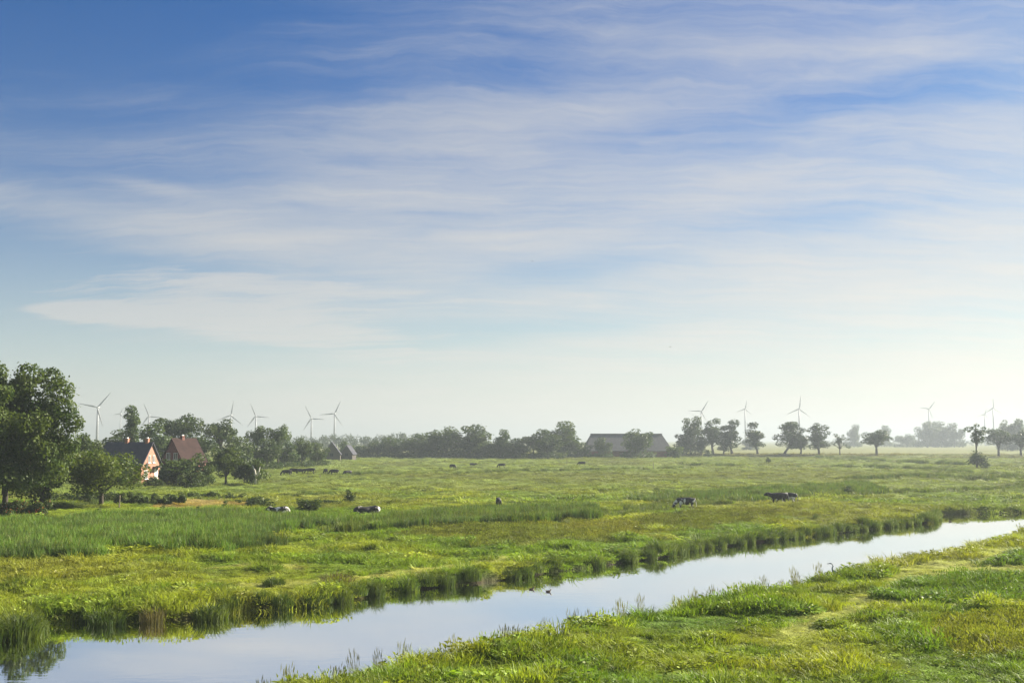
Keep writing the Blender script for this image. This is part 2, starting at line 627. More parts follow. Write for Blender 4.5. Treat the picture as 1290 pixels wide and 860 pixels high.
def tile_mat(name, a, b):
    m, t = new_mat(name)
    g = t.n('ShaderNodeTexCoord').outputs['Object']
    wv = t.n('ShaderNodeTexWave', wave_type='BANDS', bands_direction='Z')
    t.put(wv.inputs['Vector'], g)
    wv.inputs['Scale'].default_value = 1.3
    wv.inputs['Distortion'].default_value = 0.3
    n = t.noise(g, 1.1, 5, 0.65)
    c = t.mix(t.maprange(n, 0.3, 0.7), a, b)
    c = t.mix(t.m('MULTIPLY', wv.outputs[0], 0.25), c, tuple(q * 0.5 for q in a))
    p = t.n('ShaderNodeBsdfPrincipled')
    t.put(p.inputs['Base Color'], c)
    p.inputs['Roughness'].default_value = 0.9
    p.inputs['Specular IOR Level'].default_value = 0.08
    bp = t.n('ShaderNodeBump')
    bp.inputs['Strength'].default_value = 0.4
    t.put(bp.inputs['Height'], wv.outputs[0])
    t.put(p.inputs['Normal'], bp.outputs[0])
    return finish(m, t, p.outputs[0])


M_SLATE = tile_mat('dark_roof_tiles', (0.055, 0.058, 0.075), (0.085, 0.085, 0.10))
M_TILE = tile_mat('red_brown_roof_tiles', (0.036, 0.022, 0.021), (0.056, 0.034, 0.031))  # darkened: tree shade on this roof is put into the tile colour
M_BARNROOF = tile_mat('grey_barn_sheets', (0.11, 0.11, 0.115), (0.15, 0.15, 0.15))

m, t = new_mat('window_glass')
p = t.n('ShaderNodeBsdfPrincipled')
p.inputs['Base Color'].default_value = (0.02, 0.025, 0.03, 1)
p.inputs['Roughness'].default_value = 0.08
M_GLASS = finish(m, t, p.outputs[0])

# cow hide: black and white patches
m, t = new_mat('cow_hide')
oi = t.n('ShaderNodeObjectInfo')
g = t.n('ShaderNodeTexCoord').outputs['Object']
off = t.n('ShaderNodeVectorMath', operation='ADD')
t.put(off.inputs[0], g)
cx = t.n('ShaderNodeCombineXYZ')
t.put(cx.inputs[0], t.m('MULTIPLY', oi.outputs['Random'], 40.0))
t.put(cx.inputs[1], t.m('MULTIPLY', oi.outputs['Random'], 17.0))
t.put(off.inputs[1], cx.outputs[0])
nn = t.noise(off.outputs[0], 1.5, 2, 0.4, 0.4)
c = t.mix(t.maprange(nn, 0.545, 0.565), (0.018, 0.017, 0.017), (0.70, 0.68, 0.62))
p = t.n('ShaderNodeBsdfPrincipled')
t.put(p.inputs['Base Color'], c)
p.inputs['Roughness'].default_value = 0.6
M_COW = finish(m, t, p.outputs[0])
M_COWDARK = plain('dark_hide', (0.022, 0.020, 0.019), 0.6, 0.3, 2.0)

# ground
m, t = new_mat('meadow_ground')
a = t.n('ShaderNodeAttribute', attribute_type='GEOMETRY', attribute_name='tint')
pos = t.n('ShaderNodeNewGeometry').outputs['Position']
n1 = t.noise(t.mapping(pos, scale=(0.10, 0.05, 1)), 1.0, 6, 0.65)
n2 = t.noise(t.mapping(pos, scale=(1.0, 0.5, 1)), 1.0, 5, 0.7)
c = t.mix(1.0, a.outputs['Color'], t.ramp(n1, [(0.3, (0.72, 0.78, 0.8)), (0.7, (1.22, 1.15, 1.05))]), 'MULTIPLY')
c = t.mix(1.0, c, t.ramp(n2, [(0.30, (0.55, 0.60, 0.6)), (0.65, (1.2, 1.15, 1.1))]), 'MULTIPLY')
p = t.n('ShaderNodeBsdfPrincipled')
t.put(p.inputs['Base Color'], c)
p.inputs['Roughness'].default_value = 0.95
p.inputs['Specular IOR Level'].default_value = 0.1
bp = t.n('ShaderNodeBump')
bp.inputs['Strength'].default_value = 0.9
bp.inputs['Distance'].default_value = 0.5
t.put(bp.inputs['Height'], n2)
t.put(p.inputs['Normal'], bp.outputs[0])
M_GROUND = finish(m, t, p.outputs[0])

# water
m, t = new_mat('river_water')
pos = t.n('ShaderNodeNewGeometry').outputs['Position']
r1 = t.noise(t.mapping(pos, scale=(0.5, 1.1, 1)), 1.4, 3, 0.5, 0.3)
r2 = t.noise(t.mapping(pos, scale=(0.06, 0.10, 1)), 1.0, 2, 0.5)
hgt_ = t.m('MULTIPLY', r1, t.maprange(r2, 0.35, 0.7, 0.25, 1.0))
bp = t.n('ShaderNodeBump')
bp.inputs['Strength'].default_value = 0.035
bp.inputs['Distance'].default_value = 0.12
t.put(bp.inputs['Height'], hgt_)
gl = t.n('ShaderNodeBsdfGlossy')
gl.inputs['Color'].default_value = (0.97, 0.97, 0.97, 1)
gl.inputs['Roughness'].default_value = 0.015
t.put(gl.inputs['Normal'], bp.outputs[0])
df = t.n('ShaderNodeBsdfDiffuse')
df.inputs['Color'].default_value = (0.030, 0.034, 0.022, 1)
fr = t.n('ShaderNodeFresnel')
fr.inputs['IOR'].default_value = 1.33
t.put(fr.inputs['Normal'], bp.outputs[0])
mx = t.n('ShaderNodeMixShader')
t.put(mx.inputs[0], t.maprange(fr.outputs[0], 0.02, 0.30, 0.80, 1.0, False))
t.t.links.new(df.outputs[0], mx.inputs[1])
t.t.links.new(gl.outputs[0], mx.inputs[2])
M_WATER = finish(m, t, mx.outputs[0])

# ------------------------------------------------------------------ the ground: one sheet to the horizon
def axis(lo, hi, a, b, step, grow):
    v = list(np.arange(a, b + 1e-6, step))
    s, q = step, b
    while q < hi:
        s *= grow
        q += s
        v.append(min(q, hi))
    s, q = step, a
    while q > lo:
        s *= grow
        q -= s
        v.insert(0, max(q, lo))
    return np.array(v)


gx = axis(-4200, 4200, -62, 92, 0.55, 1.045)
gy = axis(-300, 6500, 30, 140, 0.55, 1.022)
XX, YY = np.meshgrid(gx, gy)
xf, yf = XX.ravel(), YY.ravel()
sdg = sdist(xf, yf)
ZZ = height(xf, yf, sdg)
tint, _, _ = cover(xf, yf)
tint = tint * (0.50 + 0.38 * ssm(110, 240, np.hypot(xf, yf)))[:, None]      # thatch and soil, darkened for shade between the blades; farther off the sward itself
mud = (1 - ssm(0.05, 0.30, ZZ))[:, None]
tint = tint * (1 - mud) + np.array([[0.05, 0.04, 0.028]]) * mud
nx, ny = len(gx), len(gy)
idx = np.arange(nx * ny).reshape(ny, nx)
quads = np.stack([idx[:-1, :-1], idx[:-1, 1:], idx[1:, 1:], idx[1:, :-1]], -1).reshape(-1, 4)
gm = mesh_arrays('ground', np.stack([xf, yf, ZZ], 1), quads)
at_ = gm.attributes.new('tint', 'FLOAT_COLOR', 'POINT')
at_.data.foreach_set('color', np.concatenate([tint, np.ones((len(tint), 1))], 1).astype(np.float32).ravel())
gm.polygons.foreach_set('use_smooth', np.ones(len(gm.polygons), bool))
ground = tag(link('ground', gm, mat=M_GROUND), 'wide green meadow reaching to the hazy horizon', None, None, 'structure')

wm = mesh_arrays('river', [(-140, 12, 0), (260, 12, 0), (260, 190, 0), (-140, 190, 0)], [(0, 1, 2, 3)])
tag(link('river', wm, mat=M_WATER), 'calm canal reflecting the pale sky', None, None, 'structure')


def gz(x, y):
    return float(height(np.array([float(x)]), np.array([float(y)]))[0])


# ------------------------------------------------------------------ grass and reeds: blades scattered as stuff
def blades(seed, n, rad, h0, h1, wid, lean, curl=0.5, plume=False, dome=0.25):
    """one tuft as blades of two quads each"""
    r = np.random.RandomState(seed)
    V, Q = [], []
    for i in range(n):
        a = r.uniform(0, 6.283)
        q = rad * math.sqrt(r.uniform(0, 1))
        bx, by = q * math.cos(a), q * math.sin(a)
        h = r.uniform(h0, h1) * (1 - dome * (q / rad) ** 2)
        d = r.uniform(0, 6.283) if r.rand() < 0.5 else a
        l = lean * r.uniform(0.3, 1.0) * h
        ex, ey = math.cos(d) * l, math.sin(d) * l
        f = r.uniform(0, 6.283)
        wx, wy = math.cos(f) * wid * r.uniform(0.6, 1.2), math.sin(f) * wid * r.uniform(0.6, 1.2)
        k = len(V)
        m1 = (bx + ex * 0.35, by + ey * 0.35, h * 0.62)
        tp = (bx + ex, by + ey, h * (1 - curl * l / max(h, .01) * 0.5))
        V += [(bx - wx, by - wy, -0.06), (bx + wx, by + wy, -0.06), (m1[0] + wx * .8, m1[1] + wy * .8, m1[2]), (m1[0] - wx * .8, m1[1] - wy * .8, m1[2]),
              (tp[0] + wx * .15, tp[1] + wy * .15, tp[2]), (tp[0] - wx * .15, tp[1] - wy * .15, tp[2])]
        Q += [(k, k + 1, k + 2, k + 3), (k + 3, k + 2, k + 4, k + 5)]
        if plume and r.rand() < 0.35:
            k = len(V)
            tz = tp[2]
            for s_ in (0, 1):
                k = len(V)
                ux, uy = (wid * 2.2, 0) if s_ else (0, wid * 2.2)
                V += [(tp[0], tp[1], tz - 0.02), (tp[0] + ux, tp[1] + uy, tz + 0.10), (tp[0] + ex * .2, tp[1] + ey * .2, tz + 0.24), (tp[0] - ux, tp[1] - uy, tz + 0.10)]
                Q.append((k, k + 1, k + 2, k + 3))
    return np.array(V), np.array(Q)


def herb(seed, n, rad, h, leaf):
    """broad leaves on short stalks"""
    r = np.random.RandomState(seed)
    V, Q = [], []
    for i in range(n):
        a = r.uniform(0, 6.283)
        q = rad * math.sqrt(r.rand())
        z = h * r.uniform(0.3, 1.0) * (1 - 0.4 * (q / rad) ** 2)
        c = np.array([q * math.cos(a), q * math.sin(a), z])
        d = np.array([math.cos(a + r.uniform(-1, 1)), math.sin(a + r.uniform(-1, 1)), r.uniform(-0.5, 0.8)])
        d /= np.linalg.norm(d)
        s = np.cross(d, r.normal(size=3))
        s /= np.linalg.norm(s)
        L = leaf * r.uniform(0.6, 1.2)
        k = len(V)
        V += [c, c + d * L * .5 + s * L * .28, c + d * L, c + d * L * .5 - s * L * .28]
        Q.append((k, k + 1, k + 2, k + 3))
    return np.array(V), np.array(Q)


src = bpy.data.collections.new('tuft_sources')    # not linked: only the scattered tufts show
protos = {}


def proto(key, kind, VQ, mat):
    me = mesh_arrays('tuft_' + key, *VQ)
    me.materials.append(mat)
    o = bpy.data.objects.new('%02d_tuft' % len(src.objects), me)
    src.objects.link(o)
    protos.setdefault(kind, []).append(len(src.objects) - 1)


for s in range(3):
    proto('grass%d' % s, 'grass', blades(10 + s, 90, 0.50, 0.5, 1.0, 0.014, 0.55), M_BLADE)
for s in range(2):
    proto('seed%d' % s, 'seed', blades(20 + s, 70, 0.42, 0.55, 1.0, 0.011, 0.35, 0.4, True), M_BLADE)
for s in range(2):
    proto('turf%d' % s, 'turf', blades(30 + s, 110, 0.62, 0.5, 1.0, 0.016, 0.9), M_BLADE)
for s in range(3):
    proto('reed%d' % s, 'reed', blades(40 + s, 70, 0.42, 0.65, 1.0, 0.018, 0.28, 0.6), M_BLADE)
for s in range(2):
    proto('herb%d' % s, 'herb', herb(50 + s, 90, 0.50, 0.8, 0.20), M_BLADE)
proto('farturf', 'far', blades(60, 130, 0.75, 0.4, 1.0, 0.030, 0.8), M_BLADE)
proto('farturf', 'far', blades(61, 130, 0.75, 0.4, 1.0, 0.030, 0.5), M_BLADE)


def scatter_tree():
    g = bpy.data.node_groups.new('scatter', 'GeometryNodeTree')
    g.interface.new_socket('Geometry', in_out='INPUT', socket_type='NodeSocketGeometry')
    g.interface.new_socket('Geometry', in_out='OUTPUT', socket_type='NodeSocketGeometry')
    N = g.nodes
    gi, go = N.new('NodeGroupInput'), N.new('NodeGroupOutput')
    ci = N.new('GeometryNodeCollectionInfo')
    ci.inputs['Collection'].default_value = src
    ci.inputs['Separate Children'].default_value = True
    ci.inputs['Reset Children'].default_value = True
    ip = N.new('GeometryNodeInstanceOnPoints')
    ip.inputs['Pick Instance'].default_value = True

    def attr(nm, ty):
        a = N.new('GeometryNodeInputNamedAttribute')
        a.data_type = ty
        a.inputs['Name'].default_value = nm
        return a.outputs['Attribute']
    e2r = N.new('FunctionNodeEulerToRotation')
    L = g.links
    L.new(attr('rot', 'FLOAT_VECTOR'), e2r.inputs[0])
    L.new(gi.outputs[0], ip.inputs['Points'])
    L.new(ci.outputs[0], ip.inputs['Instance'])
    L.new(attr('idx', 'INT'), ip.inputs['Instance Index'])
    L.new(e2r.outputs[0], ip.inputs['Rotation'])
    L.new(attr('scl', 'FLOAT_VECTOR'), ip.inputs['Scale'])
    L.new(ip.outputs[0], go.inputs[0])
    return g


SCATTER = scatter_tree()


def scatter(name, label, cat, P, rot, scl, ids, col):
    me = bpy.data.meshes.new(name)
    n = len(P)
    me.vertices.add(n)
    me.vertices.foreach_set('co', P.astype(np.float32).ravel())
    for nm, ty, key, arr in (('rot', 'FLOAT_VECTOR', 'vector', rot), ('scl', 'FLOAT_VECTOR', 'vector', scl), ('tint', 'FLOAT_VECTOR', 'vector', col), ('idx', 'INT', 'value', ids)):
        a = me.attributes.new(nm, ty, 'POINT')
        a.data.foreach_set(key, arr.astype(np.int32 if ty == 'INT' else np.float32).ravel())
    o = link(name, me)
    md = o.modifiers.new('scatter', 'NODES')
    md.node_group = SCATTER
    return tag(o, label, cat, None, 'stuff')


rs = np.random.RandomState(7)
bands = [(30, 70, 5.5, 1.0), (70, 140, 2.6, 1.35), (140, 300, 0.55, 2.3), (300, 620, 0.12, 3.8)]
acc = {k: [] for k in ('near', 'meadow', 'reed')}
for D0, D1, rho, sc in bands:
    hw = 0.5 * D1 + 8
    n = int(rho * 2 * hw * (D1 - D0))
    x = rs.uniform(-hw, hw, n)
    y = rs.uniform(D0, D1, n)
    keep = np.abs(x) < 0.5 * y + 8
    x, y = x[keep], y[keep]
    sd = sdist(x, y) if D0 < 140 else np.full(len(x), 9.0)
    fx = 645 + F * x / y
    edge = (sd < 1.3) & (fx > 430) & (fx < 1190) & (y > np.interp(x, [v.x for v in river[len(far_bank):]][::-1], [v.y for v in river[len(far_bank):]][::-1]) + 2.0)
    keep = (sd > 0.12) & ~(edge & (sd < 0.35))
    x, y, sd, edge = x[keep], y[keep], sd[keep], edge[keep]
    z = height(x, y, sd)
    col, hg, kd = cover(x, y)
    n = len(x)
    u = rs.rand(n)
    ids = np.zeros(n, int)
    pick = lambda kind, m: np.array(protos[kind])[rs.randint(0, len(protos[kind]), m.sum())]
    far = D0 >= 140
    for kk in range(4):
        m0 = kd == kk
        if kk == 0:
            names = [('grass', 0.0, 0.62), ('herb', 0.62, 0.78), ('seed', 0.78, 0.86), ('turf', 0.86, 1.01)]
        elif kk == 1:
            names = [('seed', 0, 0.7), ('grass', 0.7, 1.01)]
        elif kk == 2:
            names = [('turf', 0, 1.01)]
        else:
            names = [('reed', 0, 1.01)]
        if far and kk != 3:
            names = [('far', 0, 1.01)]
        for nm, a, b in names:
            mm = m0 & (u >= a) & (u < b)
            if mm.any():
                ids[mm] = pick(nm, mm)
    # the bank's edge grows taller
    hg = np.where(sd < 1.6, np.maximum(hg, 0.36 + 0.34 * u), hg)
    hg = np.where(edge, 0.20 + 0.12 * u, hg)      # low between the sedge clumps
    hz = hg * rs.uniform(0.7, 1.25, n)
    sxy = sc * rs.uniform(0.75, 1.25, n) * np.where(kd == 3, 1.1, np.clip(0.6 + 0.9 * hg, 0.75, 1.25))
    scl = np.stack([sxy, sxy, hz], 1)
    rot = np.stack([rs.normal(0, 0.10, n), rs.normal(0, 0.10, n), rs.uniform(0, 6.283, n)], 1)
    P = np.stack([x, y, z], 1)
    # which bank: the near one lies on the camera's side of the river
    nearb = (y < np.interp(x, [v.x for v in river[len(far_bank):]][::-1], [v.y for v in river[len(far_bank):]][::-1]) + 1.0) & (D0 < 140)
    for key, mm in (('near', nearb), ('reed', ~nearb & (kd == 3)), ('meadow', ~nearb & (kd != 3))):
        acc[key].append((P[mm], rot[mm], scl[mm], ids[mm], col[mm]))
# rushes along the ditches, and single dark tussocks on the pasture
for L, (s0, s1) in zip(ditches, ((0.9, 1.4), (0.9, 1.3), (1.2, 2.0), (1.6, 2.6), (2.0, 3.0), (1.6, 2.6))):
    for a, b in zip(L[:-1], L[1:]):
        n = int((b - a).length * 2.4)
        q = rs.rand(n)
        x = a.x + (b.x - a.x) * q + rs.normal(0, 0.5, n)
        y = a.y + (b.y - a.y) * q + rs.normal(0, 0.9, n)
        keep = (fbm(x / 9, y / 9, 131, 2) > 0.42) & (sdist(x, y) > 0.5)
        x, y = x[keep], y[keep]
        n = len(x)
        sx = rs.uniform(s0, s1, n)
        acc['reed'].append((np.stack([x, y, height(x, y)], 1), np.stack([rs.normal(0, .1, n), rs.normal(0, .1, n), rs.uniform(0, 6.28, n)], 1),
                            np.stack([sx, sx, rs.uniform(0.55, 1.0, n) * (s0 + 0.4)], 1), np.array(protos['reed'])[rs.randint(0, 3, n)], np.array([[0.075, 0.125, 0.035]]) * rs.uniform(0.7, 1.3, (n, 1))))
# denser stands inside the reed beds
for P_, rho in ((REED_A, 3.5), (REED_B, 3.0), (REED_C, 1.6)):
    bx = [v.x for v in P_]
    by = [v.y for v in P_]
    n = int(rho * (max(bx) - min(bx)) * (max(by) - min(by)))
    x, y = rs.uniform(min(bx), max(bx), n), rs.uniform(min(by), max(by), n)
    keep = in_poly(x + 5 * (fbm(x / 6, y / 6, 31, 3) - 0.5) + 1.5 * (rs.rand(n) - .5), y + 5 * (fbm(x / 6, y / 6, 41, 3) - 0.5) + 1.5 * (rs.rand(n) - .5), P_) & (np.abs(x) < 0.5 * y + 6)
    x, y = x[keep], y[keep]
    n = len(x)
    sx = rs.uniform(0.8, 1.3, n)
    acc['reed'].append((np.stack([x, y, height(x, y)], 1), np.stack([rs.normal(0, .08, n), rs.normal(0, .08, n), rs.uniform(0, 6.28, n)], 1),
                        np.stack([sx, sx, 0.75 + 0.95 * fbm(x / 4, y / 4, 151, 3) + rs.uniform(0, .2, n)], 1), np.array(protos['reed'])[rs.randint(0, 3, n)],
                        np.array([[0.064, 0.122, 0.030]]) * rs.uniform(0.75, 1.35, (n, 1))))
# flowering stalks at the near water's edge
nb = river[len(far_bank):]
for a, b in zip(nb[:-1], nb[1:]):
    n = int((b - a).length * 0.8)
    if n < 1 or a.x > 20 or a.x < -16:
        continue
    q = rs.rand(n)
    x, y = a.x + (b.x - a.x) * q + rs.normal(0.3, .3, n), a.y + (b.y - a.y) * q + rs.normal(-0.5, .3, n)
    sx = rs.uniform(0.35, 0.6, n)
    acc['near'].append((np.stack([x, y, np.maximum(height(x, y), 0.02)], 1), np.stack([rs.normal(0, .08, n), rs.normal(0, .08, n), rs.uniform(0, 6.28, n)], 1),
                        np.stack([sx, sx, rs.uniform(0.8, 1.3, n)], 1), np.array(protos['seed'])[rs.randint(0, 2, n)], np.array([[0.16, 0.17, 0.06]]) * rs.uniform(0.7, 1.3, (n, 1))))
n = 900
y = np.sqrt(rs.uniform(62 ** 2, 420 ** 2, n))
x = rs.uniform(-0.5, 0.5, n) * y
keep = (sdist(x, y) > 2) & (fbm(x / 25, y / 40, 141, 2) > 0.44)
x, y = x[keep], y[keep]
n = len(x)
sx = rs.uniform(0.7, 1.3, n) * np.clip(y / 150, 0.8, 1.6)
acc['reed'].append((np.stack([x, y, height(x, y)], 1), np.stack([np.zeros(n), np.zeros(n), rs.uniform(0, 6.28, n)], 1),
                    np.stack([sx, sx, rs.uniform(0.35, 0.75, n)], 1), np.array(protos['reed'])[rs.randint(0, 3, n)], np.array([[0.060, 0.095, 0.030]]) * rs.uniform(0.7, 1.4, (n, 1))))
cat_ = lambda L: [np.concatenate([q[i] for q in L]) for i in range(5)]
scatter('bank_grass', 'rough sunlit grass covering the near bank at the lower right', 'grass', *cat_(acc['near']))
scatter('meadow_grass', 'green meadow grass covering the pasture beyond the canal', 'grass', *cat_(acc['meadow']))
scatter('reed_bed', 'tall dark green reeds in beds and ditches of the pasture', 'reeds', *cat_(acc['reed']))

# ------------------------------------------------------------------ trees
def leaf_quads(rs, centers, radii, n, leaf, up=0.25, flat=1.0, inner=0.5):
    """leaf-sized diamonds spread through the shells of many clumps"""
    centers, radii = np.asarray(centers, float), np.asarray(radii, float)
    pr = radii ** 2
    k = rs.choice(len(centers), n, p=pr / pr.sum())
    d = rs.normal(size=(n, 3))
    d /= np.linalg.norm(d, axis=1)[:, None]
    q = inner + (1 - inner) * rs.rand(n) ** 0.6
    stray = rs.rand(n) < 0.08
    q[stray] *= 1.25
    P = centers[k] + d * (radii[k] * q)[:, None] * np.array([1, 1, flat])
    nrm = d * 0.7 + rs.normal(size=(n, 3)) * 0.55 + np.array([0, 0, up])
    nrm /= np.linalg.norm(nrm, axis=1)[:, None]
    a = np.cross(nrm, rs.normal(size=(n, 3)))
    a /= np.linalg.norm(a, axis=1)[:, None]
    b = np.cross(nrm, a)
    L = leaf * rs.uniform(0.6, 1.25, n)[:, None]
    V = np.stack([P - a * L * .6, P + b * L * .36 + nrm * L * .08, P + a * L * .6, P - b * L * .36 + nrm * L * .08], 1).reshape(-1, 3)
    return V, np.arange(4 * n).reshape(n, 4)


def crown_clumps(rs, n, cx, cy, cz, rx, rz, cr, low=0.35, egg=0.0):
    c, r = [], []
    while len(c) < n:
        d = rs.normal(size=3)
        d /= np.linalg.norm(d)
        if d[2] < -low - 0.4 * rs.rand():
            continue
        q = rs.uniform(0.35, 0.92) if rs.rand() < 0.8 else rs.uniform(0.0, 0.4)
        wx = 1 - egg * d[2]
        c.append((cx + d[0] * rx * q * wx, cy + d[1] * rx * q * wx, cz + d[2] * rz * q))
        r.append(cr * rs.uniform(0.65, 1.25))
    return np.array(c), np.array(r)


def trunk_mesh(name, rs, H, r0, th, targets, tops, bend=0.0, fork=None):
    bm = bmesh.new()
    b = bend
    pts = [(0, 0, -0.4), (b * 0.15, 0, th * 0.3), (b * 0.5, b * 0.1, th * 0.7), (b, b * 0.1, th), (b * 1.3, 0, tops)]
    tube(bm, pts, [r0 * 1.35, r0, r0 * 0.85, r0 * 0.7, r0 * 0.15], 8)
    for t_ in targets:
        z0 = th * rs.uniform(0.75, 1.15)
        s0 = Vector((b * min(1.0, z0 / th), 0, z0))
        e = Vector(t_)
        mid = s0.lerp(e, 0.5) + Vector((rs.normal() * .2, rs.normal() * .2, 0.15 * (e - s0).length))
        tube(bm, [s0, mid, e], [r0 * 0.5, r0 * 0.3, r0 * 0.08], 6)
    me = bm_mesh(name, bm, True)
    me.materials.append(M_BARK)
    return me


TREES = {}


def tree_kind(key, seed, H, th, rx, rz, cz, ncl, cr, nleaf, leaf, mat, r0=0.25, low=0.35, egg=0.15, limbs=7, bend=0.0, flat=0.85, up=0.25, extra=()):
    rs_ = np.random.RandomState(seed)
    c, r = crown_clumps(rs_, ncl, bend, 0, cz, rx, rz, cr, low, egg)
    for (ex, ey, ez, er) in extra:
        c = np.vstack([c, [ex, ey, ez]])
        r = np.append(r, er)
    sh = H / (max(c[:, 2] + r * flat))
    V, Q = leaf_quads(rs_, c, r, nleaf, leaf, up, flat)
    me = mesh_arrays('crown', V, Q)
    me.materials.append(mat)
    tm = trunk_mesh('trunk', rs_, H, r0, th, c[rs_.choice(len(c), min(limbs, len(c)), False)], cz + rz * 0.3, bend)
    half = np.percentile(np.abs(V[:, 0] - bend), 98.5)
    TREES[key] = (tm, me, float(np.percentile(V[:, 2], 99.7)), float(half))


for k in range(4):
    tree_kind('oak%d' % k, 100 + k, 14, 2.4, 5.2, 6.2, 7.2, 46, 1.75, 5200, 0.60, M_LEAF3, 0.32, 0.99, 0.05, 6,
              extra=[(4.2 * math.cos(a_), 4.2 * math.sin(a_), 1.7, 1.8) for a_ in np.arange(0, 6.2, 0.62) + k])
for k in range(3):
    tree_kind('airy%d' % k, 120 + k, 15, 5.5, 5.6, 4.6, 10.0, 24, 1.55, 3000, 0.50, M_LEAF3, 0.34, 0.35, 0.0, 14)
for k in range(4):
    tree_kind('row%d' % k, 140 + k, 14, 2.6, 2.5, 5.9, 7.2, 36, 1.10, 3300, 0.44, M_LEAF4, 0.30, 1.0, 0.05, 12, bend=(0.5, -0.4, 0.2, -0.7)[k], extra=[(1.4, 0.4, 3.6, 0.9), (-1.2, -0.3, 4.0, 0.9)])
tree_kind('lean0', 160, 13, 2.8, 3.4, 5.2, 7.2, 40, 1.15, 3500, 0.44, M_LEAF4, 0.30, 0.95, 0.15, 12, bend=1.6)
tree_kind('spread0', 170, 10, 2.8, 3.9, 3.5, 6.2, 30, 1.05, 2400, 0.40, M_LEAF4, 0.26, 0.6, -0.05, 14)
tree_kind('spread1', 171, 11, 2.9, 3.4, 4.1, 6.7, 32, 1.05, 2500, 0.40, M_LEAF4, 0.26, 0.8, 0.0, 12)
tree_kind('sparse0', 180, 9, 2.6, 2.9, 3.4, 5.6, 22, 0.70, 800, 0.38, M_LEAF4, 0.18, 0.9, 0.45, 16)
tree_kind('thin0', 181, 13, 5.5, 1.8, 3.9, 9.0, 16, 0.80, 1000, 0.36, M_LEAF4, 0.17, 0.9, -0.25, 10)
tree_kind('poplar0', 190, 20, 4.0, 2.0, 8.5, 11.5, 44, 1.15, 3200, 0.5, M_LEAF3, 0.35, 0.95, 0.25, 6)
for k in range(4):
    tree_kind('shrub%d' % k, 200 + k, 4, 0.8, 2.0, 1.6, 1.55, 22, 0.72, 1500, 0.30, M_SHRUB, 0.10, 0.95, 0.1, 6)
tree_kind('cone0', 210, 3, 0.6, 0.8, 1.5, 1.5, 24, 0.36, 1300, 0.18, M_SHRUB, 0.07, 0.95, 0.55, 5)
tree_kind('sapling0', 211, 1.6, 0.3, 0.42, 0.75, 0.85, 12, 0.24, 420, 0.14, M_SHRUB, 0.04, 0.95, 0.1, 4)
tree_kind('apple0', 220, 7, 1.9, 4.6, 3.0, 4.6, 52, 1.25, 15000, 0.26, M_LEAF2, 0.24, 0.8, 0.0, 14)
tree_kind('round0', 221, 9, 2.0, 4.0, 4.0, 5.2, 46, 1.20, 7000, 0.34, M_LEAF, 0.24, 0.9, 0.0, 8)
# the tall tree at the left: several big lobes with sky between them
big_extra = [(1.0, -1.5, 12.6, 1.9), (3.2, -1.0, 11.6, 1.9), (4.6, 0, 8.6, 1.7), (6.6, -1.0, 11.0, 1.5), (7.2, 0, 9.6, 1.3), (5.6, 0, 13.0, 1.7), (5.0, -2, 6.6, 1.6), (2.6, -1, 14.6, 1.6), (-1.5, -1, 14.8, 1.7), (4.2, 1.0, 14.3, 1.5), (6.0, -1.5, 4.6, 1.5), (3.0, -3, 3.6, 1.5), (-4, -2, 4.0, 1.6)]
tree_kind('big0', 230, 16, 4.0, 7.6, 6.6, 8.6, 84, 1.65, 68000, 0.30, M_LEAF, 0.34, 0.75, 0.0, 18, extra=big_extra)
tree_kind('low0', 231, 9, 1.8, 4.2, 3.9, 4.9, 48, 1.25, 16000, 0.27, M_LEAF2, 0.26, 0.9, 0.0, 10)
TREES_N = [0]


def tree(kind, px, D, top, wpx, label, name='broadleaf_tree', cat='tree', group=None, z=None, rz=None, rot=None):
    tm, cm, h, half = TREES[kind]
    x = (px - 645.0) / F * D
    z0 = gz(x, D) if z is None else z
    H = z_at(top, D) - z0
    sx = wpx * D / F / 2 / half
    TREES_N[0] += 1
    o = thing(name, label, cat, (x, D, z0 - 0.03), 0, group)
    o.scale = (sx, sx, H / h)
    a = (TREES_N[0] * 2.399) % 6.283 if rz is None else rz
    for nm, me in (('trunk', tm), ('crown', cm)):
        c = link(nm, me, o)
        c.rotation_euler = (0, 0, a)
    return o


# by the garden at the left
tree('big0', 12, 120, 462, 160, 'tall broad leafy tree at the left edge, largest of all trees', rz=0.0)
tree('low0', 58, 130, 546, 92, 'bright leafy lower tree in front of the tall tree at the left edge', rz=1.0)
tree('apple0', 132, 134, 568, 100, 'spreading low fruit tree with short trunk left of the pink brick gable', 'fruit_tree', rz=2.2)
tree('round0', 112, 190, 547, 46, 'round dark tree peeping over the fruit tree under the large wind turbine')
tree('round0', 10, 160, 560, 90, 'dark round tree behind the tall tree at the left edge')
